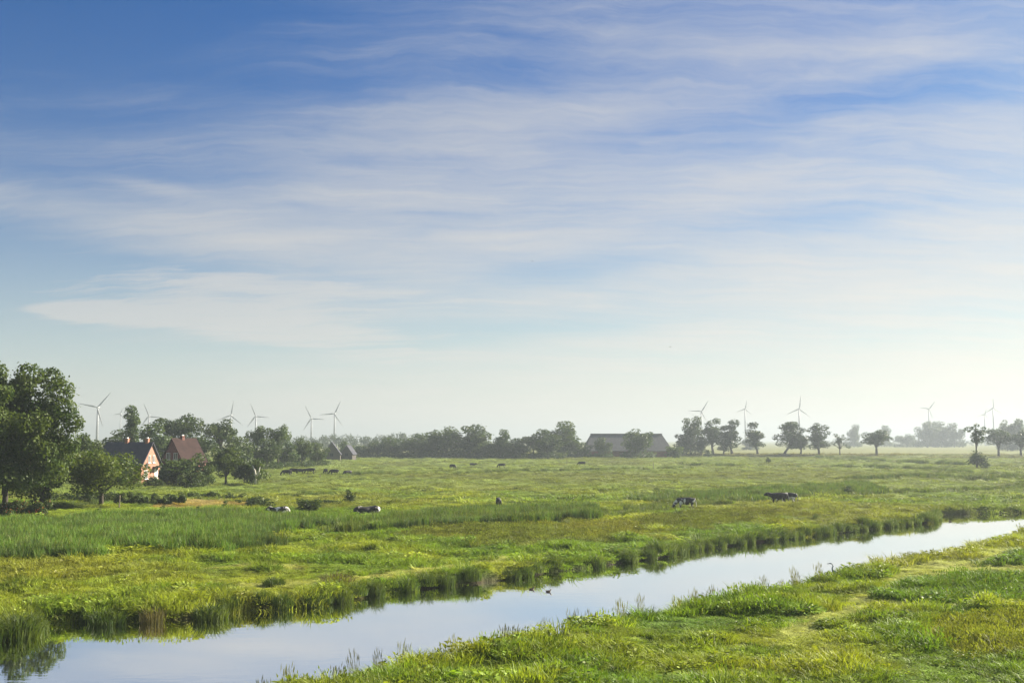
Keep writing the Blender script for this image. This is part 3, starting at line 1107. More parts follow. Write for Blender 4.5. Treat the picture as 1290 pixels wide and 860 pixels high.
# the wood behind the two houses
g_ = 'trees of the wood behind the houses'
wood = [('oak0', 150, 285, 541, 66, 'dark round tree of the wood above the black roof'),
        ('poplar0', 167, 270, 511, 20, 'tall narrow poplar rising above the black roofed house'),
        ('oak1', 196, 285, 534, 60, 'pale leaved tree between the poplar and the red roofed house'),
        ('airy0', 226, 300, 522, 66, 'highest see-through tree of the wood, above the red roofed house'),
        ('oak2', 250, 275, 546, 54, 'dense tree close behind the red roofed house'),
        ('airy1', 278, 300, 528, 58, 'airy domed tree right of the red roofed house in the wood'),
        ('oak3', 300, 285, 548, 46, 'dense tree below the airy domed tree of the wood'),
        ('airy2', 324, 310, 536, 34, 'left one of two small airy trees at the right end of the wood'),
        ('airy0', 352, 310, 535, 34, 'right one of two small airy trees at the right end of the wood'),
        ('oak1', 334, 300, 553, 44, 'dense low tree under the two small airy trees of the wood'),
        ('oak0', 360, 320, 556, 34, 'dark low tree at the wood edge behind the grazing herd'),
        ('oak2', 382, 330, 552, 30, 'dark tree at the wood edge, first right of the airy pair'),
        ('oak3', 402, 345, 557, 28, 'small dark tree ending the wood at the right')]
for k, px, D, tp, wd, lb in wood:
    tree(k, px, D, tp, wd, lb, group=g_)
# hedge of tall shrubs before the houses
g_ = 'garden shrubs in front of the houses'
for k, px, D, tp, wd, lb in [('shrub0', 196, 190, 599, 24, 'low shrub under the pink brick gable'),
                             ('shrub1', 225, 196, 577, 38, 'large shrub between the two houses'),
                             ('shrub2', 243, 200, 571, 40, 'tall shrub hiding the foot of the red roofed house'),
                             ('shrub3', 263, 194, 586, 28, 'yellow green shrub right of the red roofed house'),
                             ('round0', 287, 200, 564, 46, 'dark round garden tree right of the houses'),
                             ('shrub0', 310, 200, 577, 24, 'upright shrub at the right end of the garden'),
                             ('shrub2', 244, 186, 590, 34, 'low dark shrub in front of the tall shrub by the red roofed house'),
                             ('shrub1', 158, 196, 588, 34, 'shrub hiding the wall of the black roofed house')]:
    tree(k, px, D, tp, wd, lb, 'garden_shrub', 'shrub', g_)
ob = tree('shrub3', 327, 200, 577, 30, 'small ragged tree with a pale bare forked trunk at the garden end', 'ragged_tree', 'tree')
bm = bmesh.new()
tube(bm, [(0, -1.7, 0), (0.1, -1.75, 1.0), (-0.15, -1.8, 1.9), (-0.5, -1.8, 2.5)], [.22, .18, .13, .06])
tube(bm, [(0.05, -1.75, 0.9), (0.5, -1.8, 1.6), (0.75, -1.8, 2.3)], [.15, .11, .05])
me = bm_mesh('bare_trunk', bm, True)
me.materials.append(M_PALEBARK)
tag(link('bare_trunk', me, ob), 'pale bare forked trunk')
ob.children[-1].scale = (1 / ob.scale.x, 1 / ob.scale.x, 1 / ob.scale.z)
# the hazy line in the middle
g_ = 'trees of the hazy line left of the barn'
line = [('oak0', 438, 556, 18), ('oak1', 456, 561, 26), ('oak2', 476, 555, 26), ('oak3', 498, 551, 30), ('oak0', 523, 546, 36), ('oak1', 546, 550, 30),
        ('oak2', 562, 538, 40), ('oak3', 592, 535, 42), ('oak0', 607, 549, 34), ('oak1', 634, 541, 20), ('oak2', 630, 556, 34), ('oak3', 655, 552, 30),
        ('airy1', 672, 547, 26), ('oak0', 690, 541, 34), ('oak1', 712, 531, 42), ('oak2', 702, 553, 44), ('oak3', 731, 556, 24)]
ords = ['first', 'second', 'third', 'fourth', 'fifth', 'sixth', 'seventh', 'eighth', 'ninth', 'tenth', 'eleventh', 'twelfth', 'thirteenth', 'fourteenth', 'fifteenth', 'sixteenth', 'seventeenth']
for i, (k, px, tp, wd) in enumerate(sorted(line, key=lambda q: q[1])):
    how = 'tall broad' if tp < 542 else ('mid-sized' if tp < 552 else 'low')
    tree(k, px, 468 + (i * 37) % 40, tp, wd * 1.3, '%s blue-grey tree, %s from the left in the hazy line left of the barn' % (how, ords[i]), group=g_)
tree('oak1', 759, 500, 551, 22, 'small round tree before the left part of the grey barn')
tree('oak2', 803, 490, 541, 40, 'large round tree standing before the middle of the grey barn')
tree('shrub1', 848, 490, 562, 22, 'low bush at the right end of the grey barn', 'roadside_bush', 'shrub')
# the row along the low embankment
g_ = 'row of trees along the embankment'


def emb_D(px):
    best = min((((px - 645) / F * (a.y + (b.y - a.y) * q) - (a.x + (b.x - a.x) * q)) ** 2, a.y + (b.y - a.y) * q) for a, b in zip(EMB[:-1], EMB[1:]) for q in np.linspace(0, 1, 60))
    return best[1]


for k, px, tp, wd, lb, r_ in [('row0', 858, 547, 24, 'low tree left in front of the tall leftmost tree of the row', 0),
                              ('oak3', 869, 525, 32, 'tallest broad tree at the left start of the roadside row', 1),
                              ('row1', 882, 550, 18, 'small tree between the two leftmost tall trees of the row', 2),
                              ('row2', 897, 527, 26, 'second tall tree of the roadside row right of the barn', 3),
                              ('row3', 910, 549, 18, 'small low tree beneath the second and third tall roadside trees', 4),
                              ('row0', 921, 529, 26, 'third tall tree of the roadside row, with forked crown', 3.1),
                              ('row1', 953, 532, 26, 'lone upright roadside tree with a light gap in its crown', 0.2),
                              ('lean0', 986, 531, 40, 'wide roadside tree with a trunk leaning to the right', 0),
                              ('row2', 1007, 545, 20, 'smaller leaning tree close right of the wide leaning one', 0.4),
                              ('row3', 1030, 533, 27, 'egg shaped roadside tree between the leaning pair and the sparse tree', 1),
                              ('sparse0', 1056, 546, 26, 'small sparse roadside tree with thin branches', 0),
                              ('spread0', 1102, 541, 38, 'umbrella shaped lone tree right of the sparse tree', 0),
                              ('spread1', 1255, 540, 32, 'rounded tree left of the last tree at the right edge', 1),
                              ('spread0', 1283, 541, 32, 'rounded tree at the right edge, last of the row', 2)]:
    tree(k, px, emb_D(px) - 5, tp, wd * 0.95, lb, 'roadside_tree', 'tree', g_, rz=r_)
tree('thin0', 1227, 315, 533, 22, 'thin young tree with a bare stem rising from a bush', 'young_tree', rz=0)
tree('shrub0', 1228, 310, 567, 21, 'ragged bush round the foot of the thin young tree', 'ditch_bush', 'shrub')
tree('shrub2', 1238, 312, 583, 13, 'low round bush right of the thin young tree', 'ditch_bush', 'shrub')
tree('shrub3', 890, 500, 566, 14, 'little round bush under the second roadside tree', 'roadside_bush', 'shrub')
# far trees nearly lost in the haze
g_ = 'far trees fading in the haze at the right'
for k, px, D, tp, wd, lb in [('oak0', 1074, 1250, 535, 20, 'ghostly far tree left of the umbrella shaped tree'), ('oak1', 1112, 1300, 536, 18, 'ghostly far tree just above the umbrella shaped tree'),
                             ('oak2', 1140, 1250, 547, 30, 'ghostly low far tree right of the umbrella shaped tree'), ('oak3', 1166, 1200, 531, 30, 'left tree of the large ghostly far grove'),
                             ('oak0', 1184, 1210, 531, 30, 'middle tree of the large ghostly far grove'), ('oak1', 1200, 1200, 533, 24, 'right tree of the large ghostly far grove'),
                             ('oak2', 1266, 820, 530, 22, 'hazy tall tree behind the rounded tree near the right edge'), ('oak3', 1282, 820, 528, 26, 'hazy tall tree behind the last tree at the right edge'),
                             ('oak1', 944, 900, 551, 20, 'faint small tree behind the lone upright roadside tree')]:
    tree(k, px, D, tp, wd, lb, 'far_tree', 'tree', g_)
# far-off wood that reads as one mass
rw = np.random.RandomState(77)
cs, rr = [], []
for px in np.arange(330, 560, 5.5):
    D = rw.uniform(860, 960)
    tp = 549 - 5 * vnoise(np.array([px / 21.0]), np.array([3.0]), 9)[0] - (3 if 500 < px < 545 else 0)
    H = z_at(tp, D)
    for q in range(9):
        rad = rw.uniform(2.0, 3.2)
        cs.append(((px - 645) / F * D + rw.normal() * 2.5, D + rw.normal() * 3, rw.uniform(1.5, H - rad)))
        rr.append(rad)
for px in np.arange(1000, 1330, 7.0):
    D = rw.uniform(1500, 1650)
    for q in range(5):
        rad = rw.uniform(2.0, 3.4)
        cs.append(((px - 645) / F * D + rw.normal() * 3, D + rw.normal() * 3, rw.uniform(1.5, 7.5)))
        rr.append(rad)
V, Q = leaf_quads(rw, cs, rr, 26000, 1.1)
tag(link('far_wood', mesh_arrays('far_wood', V, Q), mat=M_LEAF3), 'pale far-off wood along the horizon below the wind turbines', 'wood', None, 'stuff')


# low hedges
def hedge(label, px0, px1, D, h, dep, n, seed, mat, name='low_hedge', flower=False):
    rs_ = np.random.RandomState(seed)
    x0, x1 = (px0 - 645) / F * D, (px1 - 645) / F * D
    o = thing(name, label, 'hedge', ((x0 + x1) / 2, D, gz((x0 + x1) / 2, D)))
    L = (x1 - x0) / 2
    m_ = int(10 * L)
    c = np.stack([rs_.uniform(-L, L, m_), rs_.normal(0, dep * .4, m_), rs_.uniform(0.1, h * .75, m_) * (0.55 + 0.45 * fbm(rs_.rand(m_) * 3, np.zeros(m_), seed))], 1)
    r = rs_.uniform(0.3, 0.55, m_) * h * .6
    V, Q = leaf_quads(rs_, c, r, n, 0.17)
    link('foliage', mesh_arrays('foliage', V, Q), o, mat)
    if flower:
        V, Q = leaf_quads(rs_, c + np.array([0, -.15, .12]), r, n // 26, 0.12)
        tag(link('blossom', mesh_arrays('blossom', V, Q), o, M_FLOWER), 'orange red blossom')
    return o


hedge('dark garden hedge with orange blossom under the tall left tree', -40, 62, 117, 1.9, 1.8, 14000, 5, M_SHRUB, 'garden_hedge', True)
hedge('low overgrown hedge right of the fruit tree trunk', 150, 236, 138, 1.4, 1.6, 9000, 6, M_SHRUB)
hedge('dark low hedge behind the bare brown patch', 224, 314, 152, 1.5, 1.0, 8000, 7, M_SHRUB)
hedge('low hedge strip behind the fruit tree trunk', 66, 180, 144, 2.0, 1.4, 12000, 8, M_SHRUB)

# bushes and saplings out on the meadow
for k, px, py, tp, wd, lb, nm in [('shrub2', 326, 640, 624, 40, 'wide round shrub right of the bare brown patch', 'meadow_shrub'),
                                  ('shrub1', 391, 644, 628, 30, 'dark low bush left of the cone shaped bush', 'meadow_shrub'),
                                  ('cone0', 441, 635, 616, 17, 'dark cone shaped bush standing alone in the pasture', 'cone_bush'),
                                  ('shrub3', 415, 638, 629, 34, 'low spreading bush between the dark bush and the cone shaped bush', 'meadow_shrub'),
                                  ('sapling0', 132, 650, 639, 9, 'leftmost small sapling at the lawn edge', 'sapling'),
                                  ('sapling0', 208, 648, 636, 12, 'bushy sapling in front of the low overgrown hedge', 'sapling'),
                                  ('sapling0', 234, 649, 641, 8, 'smallest sapling left of the bare brown patch', 'sapling'),
                                  ('sapling0', 254, 647, 637, 9, 'upright sapling before the bare brown patch', 'sapling'),
                                  ('sapling0', 285, 644, 630, 11, 'tallest sapling, right on the bare brown patch', 'sapling'),
                                  ('cone0', 1064, 624, 611, 20, 'rounded reed-green bush right of the two cows by the canal bend', 'meadow_shrub'),
                                  ('cone0', 966, 584, 575, 8, 'small dark bush on the ditch under the leaning trees', 'meadow_shrub')]:
    D = at(px, py).y
    tree(k, px, D, tp, wd, lb, nm, 'shrub' if nm != 'sapling' else 'sapling', None)

# ------------------------------------------------------------------ sedge clumps along the far bank
CL = []
for s in range(4):
    V, Q = blades(300 + s, 380, 0.66, 0.8, 1.1, 0.016, 0.55, 0.75, False, 0.6)
    me = mesh_arrays('blades', V, Q)
    me.materials.append(M_REED)
    CL.append(me)
me = mesh_arrays('blades', *blades(310, 240, 0.75, 0.65, 1.05, 0.016, 0.8, 0.7))
me.materials.append(M_REEDB)
CLB = me
pts_b = [at(p, q, 0.0) for p, q in far_bank]
rc = random.Random(5)


def clump(p, s, h, mesh, label, group=None):
    o = link('sedge_clump', mesh, loc=(p.x, p.y, max(0.02, gz(p.x, p.y) - 0.05)))
    o.rotation_euler = (0, 0, rc.uniform(0, 6.28))
    o.scale = (s, s, h)
    return tag(o, label, 'sedge', group)


seg = []
for a, b in zip(pts_b[:-1], pts_b[1:]):
    seg.append((a, b))
s_, nxt = 0.0, 0.0
for (a, b), (pa, pb) in zip(seg, zip(far_bank[:-1], far_bank[1:])):
    L = (b - a).length
    t_ = nxt - s_
    while t_ < L:
        q = a.lerp(b, t_ / L)
        px = pa[0] + (pb[0] - pa[0]) * t_ / L
        nrm = Vector((-(b - a).y, (b - a).x, 0)).normalized()
        if 290 < px < 1184:
            right = px > 820
            if rc.random() < (0.97 if right else 0.7):
                big = rc.uniform(0.85, 1.15)
                clump(q + nrm * rc.uniform(0.25, 0.75), (1.05 if right else 0.95) * big, rc.uniform(0.85, 1.15) * (1.0 if right else 0.95), CL[rc.randrange(4)],
                      'rounded sedge clump on the far bank in the long row up to the canal bend' if right else 'loose sedge clump on the far bank between the left reflection and the ducks',
                      'sedge row on the far bank at the right' if right else 'sedge clumps on the far bank in the middle')
        nxt += rc.uniform(1.2, 1.75) if px > 820 else rc.uniform(0.8, 1.7)
        t_ = nxt - s_
    s_ += L
clump(at(20, 799, 0.1), 1.7, 1.2, CL[0], 'big bright grass clump at the water by the left edge of the picture')
clump(at(-22, 804, 0.1), 1.8, 1.15, CL[1], 'grass clump cut by the left edge of the picture')
clump(at(40, 792, 0.1), 1.1, 1.0, CL[2], 'small grass clump right of the big clump at the left edge')
clump(at(192, 781, 0.1), 0.8, 1.0, CLB, 'dark brown sedge clump on the far bank above the reflected tree')
clump(at(265, 777, 0.1), 1.3, 0.95, CL[3], 'sprawling sedge clump leaning over the water left of the middle bank')
clump(at(425, 738, 0.4), 1.2, 1.1, CLB, 'brownish sedge clump standing on the mown track')
clump(at(136, 783, 0.1), 1.3, 0.9, CL[1], 'wide sedge clump left of the dark brown one')
clump(at(345, 742, 0.4), 0.9, 0.7, CL[2], 'small sedge clump behind the bank left of the mown track end')

# ------------------------------------------------------------------ houses
def wall_prism(bm, W, L, eave, ridge, x0=0.0):
    """gable body: gable in the yz plane at x = 0, length to -x"""
    prof = [(0, -W / 2, 0), (0, W / 2, 0), (0, W / 2, eave), (0, 0, ridge), (0, -W / 2, eave)]
    poly_prism(bm, [Vector(p) for p in prof], (-L, 0, 0))


def window(parent, x, y, z, w_, h_, axis='x', mat=None):
    """frame with two panes standing proud of a wall whose normal is +x (or -y)"""
    f = bmesh.new()
    t_ = 0.06
    M = Matrix.Identity(4) if axis == 'x' else Matrix.Rotation(-math.pi / 2, 4, 'Z')
    T = Matrix.Translation((x, y, z)) @ M
    for (cy_, cz_, sy, sz) in ((0, h_ / 2, w_ + t_, t_), (0, -h_ / 2, w_ + t_, t_), (-w_ / 2, 0, t_, h_ - t_), (w_ / 2, 0, t_, h_ - t_), (0, 0, t_ * .8, h_ - t_)):
        box(f, 0.05, cy_, cz_, 0.10, sy, sz, T)
    fr = link('window', bm_mesh('window', f), parent, mat or M_WHITE)
    g = bmesh.new()
    for s in (-1, 1):
        box(g, 0.02, s * (w_ / 4), 0, 0.03, w_ / 2 - t_ * .95, h_ - t_ * 1.05, T)
    link('pane', bm_mesh('pane', g), fr, M_GLASS)
    s = bmesh.new()
    box(s, 0.10, 0, -h_ / 2 - t_, 0.2, w_ + 0.3, 0.08, T)
    link('sill', bm_mesh('sill', s), fr, mat or M_WHITE)
    return fr


def roof_slabs(parent, W, L, eave, ridge, mat, over=0.35, th=0.18):
    k = (ridge - eave) / (W / 2)
    for s in (-1, 1):
        bm = bmesh.new()
        a = Vector((over, s * 0.0, ridge + 0.02))
        b = Vector((over, s * (W / 2 + over), eave - k * over + 0.02))
        n_ = Vector((0, s * k, 1)).normalized() * th
        q = [a, b, b + n_, a + Vector((0, 0, n_.length * 1.15))]
        poly_prism(bm, q, (-L - 2 * over, 0, 0))
        yield link('roof', bm_mesh('roof', bm), parent, mat)


def chimney(parent, x, y, z0, z1, mat=None):
    bm = bmesh.new()
    box(bm, x, y, (z0 + z1) / 2, 0.6, 0.6, z1 - z0)
    box(bm, x, y, z1 + 0.06, 0.75, 0.75, 0.12)
    c_ = link('chimney', bm_mesh('chimney', bm), parent, mat or M_BRICK)
    bm = bmesh.new()
    box(bm, x, y, z1 + 0.22, 0.4, 0.4, 0.2)
    link('chimney_pot', bm_mesh('chimney_pot', bm), c_, M_WHITE)


# black roofed house: gable turned to the sun
gx_, gD = (193 - 645) / F * 207, 207
h1 = thing('farmhouse', 'farmhouse with black roof and sunlit pink brick gable', 'house', (gx_, gD, gz(gx_, gD)), R(-9))
W1, L1, E1 = 7.4, 8.6, 3.5
R1 = z_at(558, gD) - gz(gx_, gD)
bm = bmesh.new()
wall_prism(bm, W1, L1, E1, R1)
link('wall', bm_mesh('wall', bm), h1, M_BRICK)
rf = list(roof_slabs(h1, W1, L1, E1, R1, M_SLATE))
chimney(rf[0], -0.9, 0, R1 - 0.3, R1 + 0.75)
chimney(rf[0], -4.9, 0, R1 - 0.3, R1 + 0.75)
window(h1, 0.0, -0.85, 4.5, 0.7, 1.3)
window(h1, 0.0, 0.85, 4.5, 0.7, 1.3)
window(h1, 0.0, -2.0, 1.7, 1.3, 1.5)
bm = bmesh.new()
bmesh.ops.create_cone(bm, cap_ends=True, segments=18, radius1=0.48, radius2=0.48, depth=0.1, matrix=Matrix.Translation((0.06, -1.75, 3.35)) @ Matrix.Rotation(math.pi / 2, 4, 'Y'))
tag(link('round_vent', bm_mesh('round_vent', bm), h1, M_DARK), 'dark round opening under the eaves')
bm = bmesh.new()
box(bm, 0.06, 1.9, 1.55, 0.10, 1.3, 2.4)
dr = link('door', bm_mesh('door', bm), h1, M_WHITE)
bm = bmesh.new()
box(bm, 0.13, 1.45, 1.5, 0.04, 0.05, 0.22)
link('handle', bm_mesh('handle', bm), dr, M_DARK)
bm = bmesh.new()
box(bm, 0.75, 1.9, 3.05, 1.5, 2.4, 0.16)
tag(link('porch_roof', bm_mesh('porch_roof', bm), h1, M_SLATE), 'flat dark canopy over the door')
for y in (-3.0,):
    window(h1, -3.2, -W1 / 2, 1.8, 1.1, 1.3, 'y')
    window(h1, -6.0, -W1 / 2, 1.8, 1.1, 1.3, 'y')

# red roofed house, gable in shade
gx_, gD = (219 - 645) / F * 214, 214
h2 = thing('brick_house', 'dark red brick house with brown tiled roof and two white gable windows', 'house', (gx_, gD, gz(gx_, gD)), R(-123))
W2, L2, E2 = 6.2, 5.6, 4.0
R2 = z_at(553, gD) - gz(gx_, gD)
bm = bmesh.new()
wall_prism(bm, W2, L2, E2, R2)
link('wall', bm_mesh('wall', bm), h2, M_BRICKD)
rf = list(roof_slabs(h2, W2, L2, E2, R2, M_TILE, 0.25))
chimney(rf[0], -2.4, 0, R2 - 0.3, R2 + 0.55, M_BRICKD)
window(h2, 0.0, -1.05, 5.0, 0.95, 1.25)
window(h2, 0.0, 1.05, 5.0, 0.95, 1.25)
window(h2, 0.0, -1.4, 1.9, 1.2, 1.4)
window(h2, 0.0, 1.4, 1.9, 1.2, 1.4)

# two small far houses in the line of trees
for px, D, tp, W_, L_, rz, lb in [(426, 450, 557, 6.5, 7.0, R(-84), 'far dark roofed house at the left end of the hazy tree line'), (444, 462, 561, 4.6, 6.0, R(-97), 'smaller far house half hidden right of the dark roofed one')]:
    x = (px - 645) / F * D
    h = thing('far_house', lb, 'house', (x, D - 14, gz(x, D - 14)), rz)
    rg = z_at(tp, D - 14) - gz(x, D - 14)
    bm = bmesh.new()
    wall_prism(bm, W_, L_, 2.6, rg)
    link('wall', bm_mesh('wall', bm), h, M_FARWALL)
    list(roof_slabs(h, W_, L_, 2.6, rg, M_SLATE))
    window(h, 0, 0, 2.2, 1.2, 1.2, mat=M_DARK)

# long grey barn
D = 512
x = (792 - 645) / F * D
z0 = gz(x, D)
barn = thing('barn', 'long low grey barn with a hipped roof behind round trees', 'barn', (x, D, z0), R(2))
rg = z_at(547, D + 9) - z0
Lb, Wb, Eb = 40.5, 19.0, 2.8
bm = bmesh.new()
box(bm, 0, Wb / 2, Eb / 2, Lb - 1.2, Wb - 1.2, Eb)
link('wall', bm_mesh('wall', bm), barn, M_BRICKD)
hl = Lb / 2 - 3.6
P = [Vector(q) for q in ((-Lb / 2, 0, Eb), (Lb / 2, 0, Eb), (Lb / 2, Wb, Eb), (-Lb / 2, Wb, Eb), (-hl, Wb / 2, rg), (hl, Wb / 2, rg))]
for f_ in ((0, 1, 5, 4), (1, 2, 5), (2, 3, 4, 5), (3, 0, 4)):
    bm = bmesh.new()
    poly_prism(bm, [P[i] for i in f_], (0, 0, 0.15))
    link('roof', bm_mesh('roof', bm), barn, M_BARNROOF)
bm = bmesh.new()
box(bm, 0, Wb / 2, rg + 0.22, hl * 2 + 0.4, 0.7, 0.35)
link('ridge_cap', bm_mesh('ridge_cap', bm), barn, M_DARK)
for k in (-12, 4):
    bm = bmesh.new()
    box(bm, k, 0.55, 1.25, 3.6, 0.1, 2.3)
    link('barn_door', bm_mesh('barn_door', bm), barn, M_DARK)

# ------------------------------------------------------------------ wind turbines
def turbine(px, py, tips, D, label, yaw=0.0):
    x = (px - 645) / F * D
    z0 = gz(x, D)
    hub = z_at(py, D) - z0
    bl = max(math.hypot(a - px, b - py) for a, b in tips) * D / F
    k = max(0.75, bl / 22.0)
    o = thing('wind_turbine', label, 'wind turbine', (x, D, z0), yaw, 'wind turbines on the horizon')
    bm = bmesh.new()
    tube(bm, [(0, 0, -1), (0, 0, hub * .5), (0, 0, hub - 0.7 * k)], [1.55 * k, 1.15 * k, 0.8 * k], 16)
    link('tower', bm_mesh('tower', bm, True), o, M_STEEL)
    bm = bmesh.new()
    tube(bm, [(0, -1.3 * k, hub), (0, -0.9 * k, hub), (0, 1.0 * k, hub), (0, 4.0 * k, hub), (0, 4.4 * k, hub)], [0.8 * k, 1.05 * k, 1.15 * k, 0.95 * k, 0.5 * k], 12)
    link('nacelle', bm_mesh('nacelle', bm, True), o, M_STEEL)
    bm = bmesh.new()
    tube(bm, [(0, -1.35 * k, hub), (0, -2.0 * k, hub), (0, -2.9 * k, hub), (0, -3.3 * k, hub)], [0.95 * k, 0.95 * k, 0.6 * k, 0.15 * k], 12)
    hb = link('hub', bm_mesh('hub', bm, True), o, M_STEEL)
    best = max(tips, key=lambda q: math.hypot(q[0] - px, q[1] - py))
    a0 = math.atan2(py - best[1], best[0] - px)
    for j in range(3):
        a = a0 + j * 2.0944
        bm = bmesh.new()
        rings = []
        for q, ch, th_ in ((0.03, 0.9, 0.8), (0.10, 1.2, 0.6), (0.2, 1.9, 0.42), (0.5, 1.25, 0.25), (0.8, 0.75, 0.14), (1.0, 0.2, 0.05)):
            tw = R(14) * (1 - q)
            rr_ = []
            for s_ in range(8):
                e = 2 * math.pi * s_ / 8
                cx_, ty = ch * k * 0.5 * math.cos(e) - (0.15 * ch * k), th_ * k * 0.5 * math.sin(e)
                lx, ly = cx_ * math.cos(tw) - ty * math.sin(tw), cx_ * math.sin(tw) + ty * math.cos(tw)
                d_, s2 = q * bl, lx
                rr_.append(bm.verts.new((math.cos(a) * d_ - math.sin(a) * s2, -2.1 * k + ly, hub + math.sin(a) * d_ + math.cos(a) * s2)))
            rings.append(rr_)
        for u_, v_ in zip(rings[:-1], rings[1:]):
            for s_ in range(8):
                bm.faces.new((u_[s_], u_[(s_ + 1) % 8], v_[(s_ + 1) % 8], v_[s_]))
        bm.faces.new(rings[-1])
        bm.faces.new(rings[0][::-1])
        link('blade', bm_mesh('blade', bm, True), o, M_STEEL)
    return o


for a in [(124, 513, [(140, 495), (101, 512), (132, 537)], 1050, 'nearest wind turbine, right of the tall left tree'),
          (153, 521, [(156, 513)], 1500, 'tiny far wind turbine left of the poplar'),
          (189, 524, [(182, 508), (201, 523)], 1150, 'wind turbine just right of the poplar above the wood'),
          (292, 523, [(295, 504), (303, 531)], 1150, 'left turbine of the pair above the airy domed tree'),
          (323, 524, [(316, 508), (338, 526)], 1180, 'right turbine of the pair above the airy domed tree'),
          (393, 527, [(385, 511), (409, 528)], 1200, 'lower turbine of the pair over the pale far wood'),
          (422, 521, [(430, 504), (404, 523)], 1150, 'higher turbine of the pair over the pale far wood'),
          (883, 518, [(892, 504), (870, 517)], 1300, 'turbine above the tall leftmost roadside tree'),
          (938, 515, [(940, 504), (928, 517)], 1500, 'faint turbine above the lone upright roadside tree'),
          (1006, 515, [(1008, 498), (993, 519)], 1300, 'turbine above the leaning roadside trees'),
          (1169, 515, [(1177, 505), (1158, 513)], 1500, 'faint turbine above the large ghostly grove'),
          (1250, 514, [(1250, 501), (1261, 511)], 1550, 'faint turbine above the rounded tree near the right edge'),
          (1239, 522, [(1231, 524)], 1700, 'very faint turbine left of the last one at the right')]:
    turbine(*a)

# ------------------------------------------------------------------ cattle
def skin_mesh(name, V, E, Rr, root=0, sub=1):
    me = bpy.data.meshes.new(name)
    bm = bmesh.new()
    lay = bm.verts.layers.skin.verify()
    vs = []
    for i, (p, r) in enumerate(zip(V, Rr)):
        v = bm.verts.new(p)
        v[lay].radius = r if isinstance(r, tuple) else (r, r)
        v[lay].use_root = i == root
        vs.append(v)
    for a, b in E:
        bm.edges.new((vs[a], vs[b]))
    bm.to_mesh(me)
    bm.free()
    o = bpy.data.objects.new('tmp', me)
    C.objects.link(o)
    sk = o.modifiers.new('s', 'SKIN')
    sk.use_smooth_shade = True
    sb = o.modifiers.new('u', 'SUBSURF')
    sb.levels = sb.render_levels = sub
    dg = bpy.context.evaluated_depsgraph_get()
    out = bpy.data.meshes.new_from_object(o.evaluated_get(dg))
    out.name = name
    bpy.data.objects.remove(o)
    return out


def cow_mesh(pose):
    V, E, Rr = [], [], []

    def add(p, r, par=None):
        V.append(p)
        Rr.append(r)
        if par is not None:
            E.append((par, len(V) - 1))
        return len(V) - 1
    lie = pose == 'lie'
    dz = -0.62 if lie else 0.0
    mid = add((-0.05, 0, 1.02 + dz), (0.37, 0.40))
    rump = add((-0.62, 0, 1.10 + dz), (0.30, 0.33), mid)
    tailb = add((-0.92, 0, 1.12 + dz), (0.20, 0.22), rump)
    chest = add((0.50, 0, 1.04 + dz), (0.30, 0.36), mid)
    sh = add((0.78, 0, 1.08 + dz), (0.22, 0.27), chest)
    if pose == 'graze':
        n1 = add((1.05, 0, 0.85), (0.15, 0.19), sh)
        pl_ = add((1.28, 0, 0.52), (0.13, 0.15), n1)
        mz = add((1.42, 0, 0.16), (0.08, 0.09), pl_)
    else:
        n1 = add((1.05, 0, 1.18 + dz), (0.18, 0.24), sh)
        pl_ = add((1.30, 0, 1.28 + dz), (0.15, 0.17), n1)
        mz = add((1.62, 0, 1.04 + dz), (0.10, 0.11), pl_)
    px_ = V[pl_]
    for s in (-1, 1):
        add((px_[0] - 0.05, s * 0.24, px_[2] + 0.06), (0.045, 0.06), pl_)
        if not lie:
            k = add((0.55, s * 0.20, 0.66), 0.115, chest)
            k = add((0.57, s * 0.20, 0.38), 0.075, k)
            add((0.55 + 0.08 * s, s * 0.20, 0.03), 0.065, k)
            k = add((-0.66, s * 0.24, 0.78), 0.17, rump)
            k = add((-0.58, s * 0.23, 0.58), 0.10, k)
            k = add((-0.76, s * 0.22, 0.40), 0.07, k)
            add((-0.70 - 0.1 * s, s * 0.22, 0.03), 0.065, k)
        else:
            k = add((0.62, s * 0.34, 0.20), 0.11, chest)
            add((0.95, s * 0.36, 0.10), 0.07, k)
            k = add((-0.50, s * 0.46, 0.26), 0.17, rump)
            k = add((-0.20, s * 0.56, 0.14), 0.09, k)
            add((0.18, s * 0.54, 0.08), 0.06, k)
    if not lie:
        k = add((-1.06, 0, 0.95), 0.04, tailb)
        k = add((-1.10, 0, 0.62), 0.03, k)
        add((-1.10, 0, 0.42), 0.05, k)
        k = add((-0.36, 0, 0.66), 0.15, mid)
    me = skin_mesh('cow_' + pose, V, E, Rr, 0, 2)
    return me


